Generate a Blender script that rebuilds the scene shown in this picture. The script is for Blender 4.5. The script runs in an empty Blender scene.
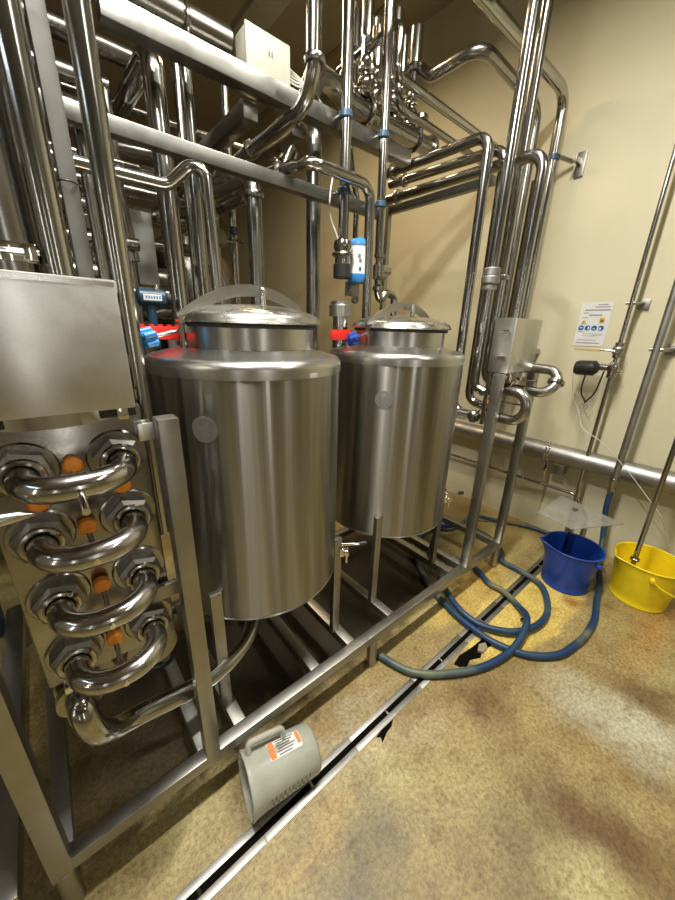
import bpy, bmesh, math, random
from mathutils import Vector, Matrix
random.seed(7)
PI = math.pi
SC = bpy.context.scene
COL = SC.collection

# ------------------------------------------------------------------ materials
def nodes(name):
    m = bpy.data.materials.new(name); m.use_nodes = True
    nt = m.node_tree
    return m, nt, nt.nodes, nt.links, nt.nodes['Principled BSDF']

def setp(b, **k):
    for n, v in k.items():
        n = n.replace('_', ' ')
        if n in b.inputs: b.inputs[n].default_value = v

def ramp(N, stops):
    r = N.new('ShaderNodeValToRGB'); e = r.color_ramp.elements
    while len(e) < len(stops): e.new(.5)
    for i, (p, c) in enumerate(stops):
        e[i].position = p; e[i].color = (c[0], c[1], c[2], 1) if len(c) == 3 else c
    return r

def noise(N, L, vec, scale, detail=4, rough=.55, dist=0):
    n = N.new('ShaderNodeTexNoise'); n.inputs['Scale'].default_value = scale
    n.inputs['Detail'].default_value = detail; n.inputs['Roughness'].default_value = rough
    n.inputs['Distortion'].default_value = dist
    if vec is not None: L.new(vec, n.inputs['Vector'])
    return n

def mapping(N, L, src, sc=(1, 1, 1), loc=(0, 0, 0), rot=(0, 0, 0)):
    m = N.new('ShaderNodeMapping'); L.new(src, m.inputs['Vector'])
    m.inputs['Scale'].default_value = sc; m.inputs['Location'].default_value = loc
    m.inputs['Rotation'].default_value = rot
    return m.outputs['Vector']

def plain(name, col, rough=.5, metal=0, bump=0, bscale=60, vary=.12, **k):
    m, nt, N, L, b = nodes(name)
    tc = N.new('ShaderNodeTexCoord')
    n = noise(N, L, tc.outputs['Object'], 9, 5)
    lo = tuple(c * (1 - vary) for c in col); hi = tuple(min(1, c * (1 + vary)) for c in col)
    r = ramp(N, [(.3, lo), (.7, hi)]); L.new(n.outputs['Fac'], r.inputs['Fac'])
    L.new(r.outputs['Color'], b.inputs['Base Color'])
    setp(b, Roughness=rough, Metallic=metal, **k)
    if bump:
        n2 = noise(N, L, tc.outputs['Object'], bscale, 3)
        bp = N.new('ShaderNodeBump'); bp.inputs['Strength'].default_value = bump; bp.inputs['Distance'].default_value = .002
        L.new(n2.outputs['Fac'], bp.inputs['Height']); L.new(bp.outputs['Normal'], b.inputs['Normal'])
    return m

def steel(name, col, rough, rvar=.06, aniso=0, streak=(0, 0, 0), spots=0, tint=.08):
    m, nt, N, L, b = nodes(name)
    tc = N.new('ShaderNodeTexCoord')
    n = noise(N, L, tc.outputs['Object'], 6, 6, .6)
    r = ramp(N, [(.3, tuple(c * (1 - tint) for c in col)), (.7, tuple(min(1, c * (1 + tint)) for c in col))])
    L.new(n.outputs['Fac'], r.inputs['Fac'])
    colour = r.outputs['Color']
    if spots:                                                   # small dark water marks
        n3 = noise(N, L, tc.outputs['Object'], 330, 3, .6)
        r3 = ramp(N, [(.56, (1, 1, 1)), (.70, (.62, .60, .55))]); L.new(n3.outputs['Fac'], r3.inputs['Fac'])
        mx = N.new('ShaderNodeMixRGB'); mx.blend_type = 'MULTIPLY'; mx.inputs['Fac'].default_value = spots
        L.new(colour, mx.inputs['Color1']); L.new(r3.outputs['Color'], mx.inputs['Color2']); colour = mx.outputs['Color']
    L.new(colour, b.inputs['Base Color'])
    setp(b, Metallic=1.0)
    n2 = noise(N, L, mapping(N, L, tc.outputs['Object'], streak) if any(streak) else tc.outputs['Object'], 1 if any(streak) else 9, 5, .65)
    mr = N.new('ShaderNodeMapRange'); mr.inputs['From Min'].default_value = .3; mr.inputs['From Max'].default_value = .7
    mr.inputs['To Min'].default_value = rough - rvar; mr.inputs['To Max'].default_value = rough + rvar
    L.new(n2.outputs['Fac'], mr.inputs['Value']); L.new(mr.outputs['Result'], b.inputs['Roughness'])
    if aniso:
        setp(b, Anisotropic=aniso, Anisotropic_Rotation=.25)
        t = N.new('ShaderNodeTangent'); t.direction_type = 'RADIAL'; t.axis = 'Z'
        L.new(t.outputs['Tangent'], b.inputs['Tangent'])
    return m

M = {}
M['pipe'] = steel('polished_pipe_steel', (.42, .415, .39), .17, .02)
M['pipe_dark'] = steel('dull_pipe_steel', (.33, .32, .295), .25, .03)
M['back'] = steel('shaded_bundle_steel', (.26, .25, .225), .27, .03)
M['tank'] = None
M['band'] = steel('satin_band_steel', (.52, .51, .47), .30, .03, aniso=.3)
M['dome'] = steel('lid_steel', (.58, .57, .53), .26, .04)
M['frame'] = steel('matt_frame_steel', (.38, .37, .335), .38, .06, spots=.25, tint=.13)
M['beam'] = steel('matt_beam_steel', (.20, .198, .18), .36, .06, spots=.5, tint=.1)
M['sheet'] = steel('brushed_cover_steel', (.60, .595, .56), .33, .05, aniso=.8, spots=.35)
M['cast'] = steel('cast_plate_steel', (.36, .345, .315), .25, .08, tint=.2)
M['nut'] = steel('dull_nut_steel', (.30, .29, .265), .42, .05)
M['bend'] = steel('u_bend_steel', (.46, .445, .415), .20, .09, tint=.12)
M['galv'] = steel('galvanised_steel', (.38, .375, .35), .46, .08, tint=.2)
M['chrome'] = steel('chrome', (.8, .79, .76), .1, .04)
M['whitebox'] = plain('light_grey_plastic', (.37, .36, .29), .4)
M['black'] = plain('black_plastic', (.018, .017, .016), .4)
M['rubber'] = plain('black_rubber', (.01, .01, .01), .6)
M['orange'] = plain('orange_plastic', (.95, .31, .03), .4)
M['blueknob'] = plain('light_blue_plastic', (.03, .20, .50), .35)
M['darkblue'] = plain('dark_blue_plastic', (.012, .045, .26), .35)
M['teal'] = plain('teal_blue_paint', (.008, .038, .068), .4)
M['red'] = plain('red_plastic', (.70, .03, .02), .35)
M['bucket_blue'] = plain('blue_bucket_plastic', (.013, .060, .34), .34, bump=.05)
M['bucket_yellow'] = plain('yellow_bucket_plastic', (.86, .66, .012), .36, bump=.05)
M['hose'] = plain('blue_rubber_hose', (.018, .075, .19), .45)
def hose_mat():
    m, nt, N, L, b = nodes('dirty_blue_rubber_hose')
    tc = N.new('ShaderNodeTexCoord'); n = noise(N, L, tc.outputs['Object'], 3.2, 3, .5)
    r = ramp(N, [(.40, (.008, .036, .105)), (.52, (.022, .06, .10)), (.62, (.13, .145, .085))]); L.new(n.outputs['Fac'], r.inputs['Fac'])
    L.new(r.outputs['Color'], b.inputs['Base Color']); setp(b, Roughness=.45); return m
M['hose'] = hose_mat()
M['white'] = plain('white_label', (.66, .66, .63), .5, vary=.04)
M['print'] = plain('grey_print', (.13, .13, .13), .6)
M['sign_print'] = plain('faded_grey_print', (.30, .30, .31), .6)
M['print_orange'] = plain('orange_print', (.80, .22, .06), .5)
M['print_blue'] = plain('blue_print', (.02, .10, .26), .5)
M['print_yellow'] = plain('amber_print', (.72, .42, .04), .5)
M['sign_tint'] = plain('pale_blue_print', (.55, .64, .72), .5, vary=.03)
M['wire'] = plain('grey_cable', (.55, .53, .46), .5)
M['clip'] = plain('blue_grey_clip_plastic', (.03, .065, .12), .4)
M['brass'] = plain('yellowed_plastic_grip', (.50, .42, .20), .45)
M['hole'] = plain('dark_hole', (.006, .005, .004), 1.0, Specular_IOR_Level=0)
M['brown'] = plain('brown_broken_concrete', (.22, .13, .05), .9, bump=.5)

def tank_mat():
    m, nt, N, L, b = nodes('brushed_tank_steel')
    tc = N.new('ShaderNodeTexCoord')
    # broad reflection bands up the tank wall, painted into the base colour
    n = noise(N, L, mapping(N, L, tc.outputs['Object'], (15, 15, .25)), 1, 4, .65)
    r = ramp(N, [(.32, (.25, .24, .212)), (.68, (.47, .455, .41))]); L.new(n.outputs['Fac'], r.inputs['Fac'])
    L.new(r.outputs['Color'], b.inputs['Base Color'])
    n2 = noise(N, L, mapping(N, L, tc.outputs['Object'], (60, 60, .6)), 1, 3, .6)
    bp = N.new('ShaderNodeBump'); bp.inputs['Strength'].default_value = .07; bp.inputs['Distance'].default_value = .004
    L.new(n2.outputs['Fac'], bp.inputs['Height']); L.new(bp.outputs['Normal'], b.inputs['Normal'])
    setp(b, Metallic=1.0, Roughness=.28, Anisotropic=1.0, Anisotropic_Rotation=.25)
    t = N.new('ShaderNodeTangent'); t.direction_type = 'RADIAL'; t.axis = 'Z'
    L.new(t.outputs['Tangent'], b.inputs['Tangent'])
    return m
M['tank'] = tank_mat()

def jug_mat():
    m, nt, N, L, b = nodes('frosted_jug_plastic')
    tc = N.new('ShaderNodeTexCoord'); n = noise(N, L, tc.outputs['Object'], 14, 4)
    r = ramp(N, [(.3, (.56, .57, .47)), (.7, (.70, .70, .60))]); L.new(n.outputs['Fac'], r.inputs['Fac'])
    L.new(r.outputs['Color'], b.inputs['Base Color'])
    setp(b, Roughness=.32, Transmission_Weight=.5, IOR=1.3)
    return m
M['jug'] = jug_mat()

def tray_mat():
    m, nt, N, L, b = nodes('clear_plastic_sheet')
    tc = N.new('ShaderNodeTexCoord'); n = noise(N, L, tc.outputs['Object'], 12, 4)
    r = ramp(N, [(.3, (.26, .25, .21)), (.7, (.34, .33, .28))]); L.new(n.outputs['Fac'], r.inputs['Fac'])
    L.new(r.outputs['Color'], b.inputs['Base Color'])
    setp(b, Roughness=.3, Alpha=.5, IOR=1.4)
    return m
M['tray'] = tray_mat()

def disc_mat():
    m, nt, N, L, b = nodes('frosted_round_sticker')
    tc = N.new('ShaderNodeTexCoord'); n = noise(N, L, tc.outputs['Object'], 40, 3)
    r = ramp(N, [(.3, (.24, .24, .22)), (.7, (.32, .32, .29))]); L.new(n.outputs['Fac'], r.inputs['Fac'])
    L.new(r.outputs['Color'], b.inputs['Base Color']); setp(b, Roughness=.55, Alpha=.45)
    return m
M['disc'] = disc_mat()

def wall_mat(name, a, c, stain=.0):
    m, nt, N, L, b = nodes(name)
    tc = N.new('ShaderNodeTexCoord')
    n = noise(N, L, tc.outputs['Object'], 1.3, 6, .6)
    r = ramp(N, [(.3, a), (.7, c)]); L.new(n.outputs['Fac'], r.inputs['Fac'])
    L.new(r.outputs['Color'], b.inputs['Base Color'])
    n2 = noise(N, L, tc.outputs['Object'], 45, 5, .6)
    bp = N.new('ShaderNodeBump'); bp.inputs['Strength'].default_value = .12; bp.inputs['Distance'].default_value = .004
    L.new(n2.outputs['Fac'], bp.inputs['Height']); L.new(bp.outputs['Normal'], b.inputs['Normal'])
    setp(b, Roughness=.55)
    return m
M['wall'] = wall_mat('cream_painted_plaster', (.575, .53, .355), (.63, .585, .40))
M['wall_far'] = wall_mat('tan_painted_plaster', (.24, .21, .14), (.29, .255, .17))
M['ceiling'] = wall_mat('beige_ceiling_paint', (.36, .31, .22), (.40, .35, .25))

def floor_mat():
    m, nt, N, L, b = nodes('stained_resin_concrete')
    tc = N.new('ShaderNodeTexCoord'); P = tc.outputs['Object']
    def mix(fac, c1, c2, blend='MIX'):
        x = N.new('ShaderNodeMixRGB'); x.blend_type = blend
        if isinstance(fac, (int, float)): x.inputs['Fac'].default_value = fac
        else: L.new(fac, x.inputs['Fac'])
        for i, c in (('Color1', c1), ('Color2', c2)):
            if isinstance(c, tuple): x.inputs[i].default_value = (*c, 1)
            else: L.new(c, x.inputs[i])
        return x.outputs['Color']
    def mul(a, c):
        x = N.new('ShaderNodeMath'); x.operation = 'MULTIPLY'
        for i, v in enumerate((a, c)):
            if isinstance(v, (int, float)): x.inputs[i].default_value = v
            else: L.new(v, x.inputs[i])
        return x.outputs[0]
    def blob(cx, cy, rx, ry, rot, soft=.5, warp=.35):      # an irregular patch with its own outline
        w = noise(N, L, P, 5, 4, .6)
        v = N.new('ShaderNodeVectorMath'); v.operation = 'MULTIPLY_ADD'
        L.new(w.outputs['Color'], v.inputs[0]); v.inputs[1].default_value = (warp,) * 3
        L.new(P, v.inputs[2])
        mp = N.new('ShaderNodeMapping'); mp.vector_type = 'TEXTURE'; L.new(v.outputs[0], mp.inputs['Vector'])
        mp.inputs['Location'].default_value = (cx + warp / 2, cy + warp / 2, 0)
        mp.inputs['Rotation'].default_value = (0, 0, rot); mp.inputs['Scale'].default_value = (rx, ry, 60)
        le = N.new('ShaderNodeVectorMath'); le.operation = 'LENGTH'; L.new(mp.outputs[0], le.inputs[0])
        r = N.new('ShaderNodeMapRange'); r.inputs['From Min'].default_value = 1; r.inputs['From Max'].default_value = 1 - soft
        L.new(le.outputs['Value'], r.inputs['Value'])
        return r.outputs[0]
    n1 = noise(N, L, P, 1.7, 6, .55, .3)
    base = ramp(N, [(.28, (.25, .178, .068)), (.46, (.335, .258, .108)), (.58, (.40, .335, .148)), (.76, (.48, .43, .225))])
    L.new(n1.outputs['Fac'], base.inputs['Fac'])
    c = base.outputs['Color']
    # stains and worn places, plus painted shade below the skid
    c = mix(mul(blob(1.16, .40, .20, .13, 1.1, .9), .9), c, (.17, .10, .035))
    c = mix(mul(blob(1.30, .05, .14, .50, .12, .9), .0), c, (.56, .53, .42))
    c = mix(mul(blob(1.52, -.06, .22, .42, .25, .8), .95), c, (.52, .51, .40))
    c = mix(mul(blob(1.06, -.06, .17, .36, .3, .75), .95), c, (.155, .09, .033))
    c = mix(mul(blob(1.72, -.08, .12, .22, .2, .8), .9), c, (.19, .125, .055))
    c = mix(mul(blob(.44, .34, .22, .16, .2, .8), .8), c, (.15, .125, .07))
    c = mix(mul(blob(.80, .05, .2, .14, .0, .8), .75), c, (.18, .125, .055))
    c = mix(mul(blob(2.25, -.02, .5, .12, -.1, .9), .75), c, (.48, .25, .07))
    c = mix(mul(blob(.70, .50, .36, .07, -.1, .9), .6), c, (.52, .45, .28))
    c = mix(mul(blob(.36, .48, .20, .05, -.1, .9), .5), c, (.50, .36, .12))
    c = mix(mul(blob(.62, .66, .40, .05, .0, .9), .5), c, (.47, .43, .31))
    c = mix(mul(blob(.95, 1.28, 1.30, .52, .0, .30), .96), c, (.012, .009, .005))     # shade below the skid, painted near black into the floor colour
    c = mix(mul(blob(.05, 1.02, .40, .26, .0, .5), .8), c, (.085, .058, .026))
    # bright yellow resin screed by the drain, cut to straight trowelled edges
    c = mix(mul(blob(1.86, .47, .60, .19, -.08, .16, .10), .95), c, (.72, .56, .16))
    c = mix(mul(blob(1.72, .72, .50, .10, .0, .30, .14), .9), c, (.60, .44, .13))
    c = mix(mul(blob(2.35, .85, .40, .22, .0, .5, .16), .75), c, (.62, .52, .22))
    n4 = noise(N, L, P, 13, 5, .7)
    r4 = ramp(N, [(.53, (1, 1, 1)), (.70, (.52, .40, .24))]); L.new(n4.outputs['Fac'], r4.inputs['Fac'])
    c = mix(.7, c, r4.outputs['Color'], 'MULTIPLY')
    c = mix(mul(blob(2.10, .33, .07, .06, 0, .8, .1), .95), c, (.36, .17, .03))
    n2 = noise(N, L, P, 7, 6, .65)
    r2 = ramp(N, [(.35, (.70, .64, .52)), (.6, (1.04, 1.03, 1.0))]); L.new(n2.outputs['Fac'], r2.inputs['Fac'])
    c = mix(.55, c, r2.outputs['Color'], 'MULTIPLY')
    n3 = noise(N, L, P, 75, 5, .8)
    r3 = ramp(N, [(.36, (.40, .34, .24)), (.60, (1.18, 1.17, 1.15))]); L.new(n3.outputs['Fac'], r3.inputs['Fac'])
    c = mix(.75, c, r3.outputs['Color'], 'MULTIPLY')
    # small dark pits and a few pale flecks
    n5 = noise(N, L, P, 55, 2, .5); r5 = ramp(N, [(.70, (1, 1, 1)), (.76, (.30, .22, .12))]); L.new(n5.outputs['Fac'], r5.inputs['Fac'])
    c = mix(.6, c, r5.outputs['Color'], 'MULTIPLY')
    L.new(c, b.inputs['Base Color'])
    rr = N.new('ShaderNodeMapRange'); rr.inputs['To Min'].default_value = .28; rr.inputs['To Max'].default_value = .62
    L.new(n2.outputs['Fac'], rr.inputs['Value']); L.new(rr.outputs[0], b.inputs['Roughness'])
    bp = N.new('ShaderNodeBump'); bp.inputs['Strength'].default_value = .35; bp.inputs['Distance'].default_value = .004
    L.new(n3.outputs['Fac'], bp.inputs['Height']); L.new(bp.outputs['Normal'], b.inputs['Normal'])
    return m
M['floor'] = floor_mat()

# ------------------------------------------------------------------ mesh building
WORLD = {}
def tag(o, label=None, cat=None, group=None, kind=None):
    if label: o['label'] = label
    if cat: o['category'] = cat
    if group: o['group'] = group
    if kind: o['kind'] = kind
    return o

def thing(name, label, cat, loc, group=None):
    o = bpy.data.objects.new(name, None); COL.objects.link(o)
    o.empty_display_size = .05; o.location = loc; WORLD[o.name] = Vector(loc)
    return tag(o, label, cat, group)

def fillet(pts, rads, n=7):
    pts = [Vector(p) for p in pts]
    if not isinstance(rads, (list, tuple)): rads = [rads] * len(pts)
    out = [pts[0]]
    for i in range(1, len(pts) - 1):
        p, a, c = pts[i], pts[i - 1] - pts[i], pts[i + 1] - pts[i]
        la, lc = a.length, c.length; a.normalize(); c.normalize()
        ang = a.angle(c)
        if rads[i] <= 0 or ang > PI - .03: out.append(p); continue
        t = min(rads[i] / math.tan(ang / 2), la * .49, lc * .49); r = t * math.tan(ang / 2)
        ctr = p + (a + c).normalized() * (r / math.sin(ang / 2))
        s, e = p + a * t - ctr, p + c * t - ctr
        q = s.rotation_difference(e); ax, an = q.to_axis_angle()
        for k in range(n + 1): out.append(ctr + Matrix.Rotation(an * k / n, 3, ax) @ s)
    out.append(pts[-1]); return out

def smooth(pts, n=8):
    pts = [Vector(p) for p in pts]; P = [2 * pts[0] - pts[1]] + pts + [2 * pts[-1] - pts[-2]]; out = []
    for i in range(1, len(P) - 2):
        for k in range(n):
            t = k / n; a, b, c, d = P[i - 1], P[i], P[i + 1], P[i + 2]
            out.append(.5 * (2 * b + (c - a) * t + (2 * a - 5 * b + 4 * c - d) * t * t + (3 * b - a - 3 * c + d) * t ** 3))
    out.append(P[-2]); return out

class MB:
    def __init__(s): s.bm = bmesh.new()
    def ring(s, c, u, v, r, n): return [s.bm.verts.new(c + (u * math.cos(2 * PI * k / n) + v * math.sin(2 * PI * k / n)) * r) for k in range(n)]
    def bridge(s, a, b):
        n = len(a)
        for k in range(n): s.bm.faces.new((a[k], a[(k + 1) % n], b[(k + 1) % n], b[k]))
    def sweep(s, pts, r, n=16, cap=True):
        pts = [Vector(p) for p in pts]; q = [pts[0]]
        for p in pts[1:]:
            if (p - q[-1]).length > 1e-6: q.append(p)
        pts = q; rr = r if isinstance(r, (list, tuple)) else [r] * len(pts)
        t = (pts[1] - pts[0]).normalized(); u = t.orthogonal().normalized(); rings = []
        for i, p in enumerate(pts):
            tn = ((pts[min(i + 1, len(pts) - 1)] - p).normalized() + (p - pts[max(i - 1, 0)]).normalized())
            tn = tn.normalized() if tn.length > 1e-9 else t
            u = t.rotation_difference(tn) @ u; t = tn; u = (u - t * u.dot(t)).normalized()
            rings.append(s.ring(p, u, t.cross(u), rr[i], n))
        for a, b in zip(rings, rings[1:]): s.bridge(a, b)
        if cap:
            s.bm.faces.new(rings[0][::-1]); s.bm.faces.new(rings[-1])
        return s
    def tube(s, pts, r, bend=0, n=16): return s.sweep(fillet(pts, bend), r, n)
    def lathe(s, prof, base=(0, 0, 0), axis=(0, 0, 1), n=48, squash=None):
        base = Vector(base); ax = Vector(axis).normalized(); u = ax.orthogonal().normalized()
        if abs(ax.z) > .99: u = Vector((1, 0, 0))
        v = ax.cross(u); prev = None
        for (r, z) in prof:
            c = base + ax * z
            cur = [s.bm.verts.new(c)] if r < 1e-6 else s.ring(c, u, v, r, n)
            if prev is not None:
                if len(prev) == 1 and len(cur) > 1:
                    for k in range(n): s.bm.faces.new((prev[0], cur[(k + 1) % n], cur[k]))
                elif len(cur) == 1 and len(prev) > 1:
                    for k in range(n): s.bm.faces.new((prev[k], prev[(k + 1) % n], cur[0]))
                elif len(cur) > 1: s.bridge(prev, cur)
            prev = cur
        return s
    def cyl(s, a, b, r, n=20, bev=0):
        a, b = Vector(a), Vector(b); h = (b - a).length
        if bev: pr = [(0, 0), (r - bev, 0), (r, bev), (r, h - bev), (r - bev, h), (0, h)]
        else: pr = [(0, 0), (r, 0), (r, h), (0, h)]
        return s.lathe(pr, a, b - a, n)
    def box(s, lo, hi, bev=0, rot=None, piv=None):
        lo, hi = Vector(lo), Vector(hi); c = (lo + hi) / 2; d = hi - lo
        t = bmesh.ops.create_cube(s.bm, size=1)['verts']
        bmesh.ops.scale(s.bm, vec=d, verts=t)
        if bev:
            es = list({e for v in t for e in v.link_edges})
            g = bmesh.ops.bevel(s.bm, geom=es, offset=bev, segments=2, affect='EDGES', profile=.6)
            t = list({v for f in g['faces'] for v in f.verts} | {v for v in t if v.is_valid})
        if rot is not None: bmesh.ops.rotate(s.bm, cent=(0, 0, 0), matrix=rot, verts=t)
        bmesh.ops.translate(s.bm, vec=c, verts=t); return s
    def bar(s, a, b, w, h, up=(0, 0, 1), bev=.002):
        a, b = Vector(a), Vector(b); x = (b - a).normalized(); y = Vector(up).cross(x).normalized(); z = x.cross(y)
        R = Matrix((x, y, z)).transposed(); L = (b - a).length; c = (a + b) / 2
        return s.box(c - Vector((L, w, h)) / 2, c + Vector((L, w, h)) / 2, bev, R)
    def prism(s, poly, vec):
        a = [s.bm.verts.new(Vector(p)) for p in poly]; b = [s.bm.verts.new(Vector(p) + Vector(vec)) for p in poly]
        s.bm.faces.new(a[::-1]); s.bm.faces.new(b); s.bridge(a, b); return s
    def ball(s, c, r, n=16, sq=(1, 1, 1)):
        t = bmesh.ops.create_uvsphere(s.bm, u_segments=n, v_segments=n // 2, radius=r)['verts']
        bmesh.ops.scale(s.bm, vec=sq, verts=t); bmesh.ops.translate(s.bm, vec=c, verts=t); return s
    def torus(s, c, axis, R, r, n=28, m=8):
        c = Vector(c); ax = Vector(axis).normalized(); u = ax.orthogonal().normalized(); v = ax.cross(u); rs = []
        for k in range(n):
            a = 2 * PI * k / n; d = u * math.cos(a) + v * math.sin(a)
            rs.append(s.ring(c + d * R, d, ax, r, m))
        for k in range(n): s.bridge(rs[k], rs[(k + 1) % n])
        return s
    def build(s, name, mat, parent=None, origin=None, label=None, sharp=38):
        bmesh.ops.recalc_face_normals(s.bm, faces=s.bm.faces)
        if parent is not None: o0 = WORLD[parent.name]
        elif origin is not None: o0 = Vector(origin)
        else:
            vs = s.bm.verts; lo = [min(v.co[i] for v in vs) for i in range(3)]; hi = [max(v.co[i] for v in vs) for i in range(3)]
            o0 = Vector(((lo[0] + hi[0]) / 2, (lo[1] + hi[1]) / 2, lo[2]))
        bmesh.ops.translate(s.bm, vec=-o0, verts=s.bm.verts)
        me = bpy.data.meshes.new(name); s.bm.to_mesh(me); s.bm.free()
        for p in me.polygons: p.use_smooth = True
        me.set_sharp_from_angle(angle=math.radians(sharp))
        me.materials.append(M[mat] if isinstance(mat, str) else mat)
        o = bpy.data.objects.new(name, me); COL.objects.link(o)
        WORLD[o.name] = o0
        if parent is not None: o.parent = parent
        else: o.location = o0
        if label: o['label'] = label
        return o

V = Vector
def struct(name, mb, mat): return tag(mb.build(name, mat), kind='structure')

# ------------------------------------------------------------------ the room
H, WX = 3.71, 2.80
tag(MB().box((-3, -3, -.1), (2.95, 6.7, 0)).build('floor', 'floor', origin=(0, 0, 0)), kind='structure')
struct('ceiling', MB().box((-3, -3, H), (2.95, 6.7, H + .1)), 'ceiling')
struct('wall_right', MB().box((WX, -3, 0), (WX + .15, 6.7, H)), 'wall')
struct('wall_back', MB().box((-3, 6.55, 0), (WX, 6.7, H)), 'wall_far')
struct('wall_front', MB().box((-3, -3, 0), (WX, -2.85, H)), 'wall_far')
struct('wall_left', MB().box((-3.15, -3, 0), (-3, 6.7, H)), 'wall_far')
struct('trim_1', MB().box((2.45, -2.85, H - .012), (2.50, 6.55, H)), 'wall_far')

# ------------------------------------------------------------------ slot drain in the floor
dr = thing('slot_drain', 'long stainless slot drain let into the stained floor beside the frame', 'drain', (1, .585, 0))
dr['kind'] = 'structure'
x = -.5
for k in range(8):
    x2 = x + .372
    for s in (-1, 1):
        MB().box((x + .002, .585 + s * .0205 - .0108, -.01), (x2 - .002, .585 + s * .0205 + .0108, .003), .001).build('strip', 'galv', dr)
    MB().box((x + .18, .574, -.004), (x + .188, .596, .002)).build('spacer', 'chrome', dr)
    x = x2
MB().box((-.5, .5755, -.012), (2.47, .5945, .0012)).build('slot', 'hole', dr)

# broken resin beside the drain
ch = MB()
pts = [(1.20, .535), (1.26, .545), (1.36, .53), (1.43, .525), (1.47, .50), (1.43, .475), (1.38, .49), (1.33, .475), (1.28, .50), (1.24, .49), (1.21, .51)]
ch.prism([(a, b, .0005) for a, b in pts], (0, 0, .001))
o = ch.build('broken_resin_patch', 'hole'); tag(o, 'dark jagged hole broken in yellow resin inside the hose loops', 'hole')
ck = MB(); ck.prism([(1.345, .50, .001), (1.385, .515, .001), (1.42, .50, .001), (1.40, .48, .001), (1.36, .478, .001)], (0, 0, .012))
tag(ck.build('resin_chip', 'wall_far'), 'pale broken chip of resin lying in the dark floor hole', 'chip')
ck = MB(); ck.prism([(.70, .548, .0005), (.735, .553, .0005), (.80, .551, .0005), (.775, .538, .0005), (.745, .534, .0005), (.705, .520, .0005), (.715, .537, .0005)], (0, 0, .001))
tag(ck.build('floor_chip_hole', 'hole'), 'small black chipped hole at the drain edge in the bare tan floor', 'hole')
tag(MB().cyl((1.72, .445, 0), (1.72, .445, .012), .016, 14, .004).build('floor_plug', 'black'), 'small round black plug on yellow floor by crossing hoses', 'plug')

# ------------------------------------------------------------------ skid frame
T = .042
fr = thing('skid_frame', 'low grey stainless skid frame of square tubes carrying both tanks', 'frame', (.92, 1.1, 0))
def fb(lo, hi, n, mat='frame'): return MB().box(lo, hi, .003).build(n, mat, fr)
fb((-.21, .76, .148), (2.06, .80, .19), 'rail')
fb((-.222, 1.46, .148), (2.06, 1.50, .19), 'rail')
for xx in (-.19, .165, .285, .60, .79, 1.04, 1.54, 1.645, 2.035):
    fb((xx - .021, .80, .148), (xx + .021, 1.46, .19), 'cross_member')
fb((-.222, .758, .148), (-.178, .802, 1.27), 'post')
fb((.160, .758, .148), (.202, .802, 1.262), 'post')
fb((1.628, .758, .148), (1.670, .802, 1.268), 'post')
fb((2.018, .758, .148), (2.060, .802, 1.268), 'post')
for xx, yy in ((-.20, .78), (.905, .78), (2.04, .78), (-.19, 1.48), (.905, 1.48), (2.04, 1.48)):
    MB().cyl((xx, yy, 0), (xx, yy, .15), .023, 20, .003).build('foot', 'frame', fr)

# neighbouring frame at the left edge
nf = thing('neighbour_frame', 'grey steel tube of another low frame at the lower left edge', 'frame', (-.3, 1.2, 0))
MB().box((-.335, .76, .15), (-.275, 1.9, .20), .003).build('rail', 'frame', nf)
for yy in (.79, 1.86): MB().cyl((-.305, yy, 0), (-.305, yy, .15), .022, 18).build('foot', 'frame', nf)

# ------------------------------------------------------------------ overhead frame
of = thing('overhead_frame', 'overhead square tube frame of grey beams carrying the pipework', 'frame', (.9, 1.475, 0))
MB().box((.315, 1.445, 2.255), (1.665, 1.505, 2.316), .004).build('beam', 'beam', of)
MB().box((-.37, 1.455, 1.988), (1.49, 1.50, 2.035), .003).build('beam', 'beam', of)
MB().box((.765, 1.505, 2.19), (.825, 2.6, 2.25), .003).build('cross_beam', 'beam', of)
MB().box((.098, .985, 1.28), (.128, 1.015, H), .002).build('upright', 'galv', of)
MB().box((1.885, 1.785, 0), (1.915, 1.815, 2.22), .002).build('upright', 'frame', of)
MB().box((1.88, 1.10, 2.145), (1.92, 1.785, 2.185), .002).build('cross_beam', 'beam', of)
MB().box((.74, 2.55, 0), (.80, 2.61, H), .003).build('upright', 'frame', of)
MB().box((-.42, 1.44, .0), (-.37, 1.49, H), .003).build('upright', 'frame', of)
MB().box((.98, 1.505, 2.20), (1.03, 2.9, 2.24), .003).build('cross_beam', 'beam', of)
MB().torus((.110, 1.0, 1.705), (0, .25, 1), .0215, .0016).build('cable_tie', 'black', of)

# ------------------------------------------------------------------ tanks
def knob_star(c, ax, r):
    mb = MB(); c = V(c); ax = V(ax).normalized(); u = ax.orthogonal().normalized(); v = ax.cross(u)
    mb.cyl(c - ax * .022, c + ax * .022, r * .72, 18, .006)
    for k in range(5):
        d = u * math.cos(k * 2 * PI / 5) + v * math.sin(k * 2 * PI / 5)
        mb.cyl(c + d * r * .72 - ax * .02, c + d * r * .72 + ax * .02, r * .34, 12, .006)
    return mb

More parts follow.
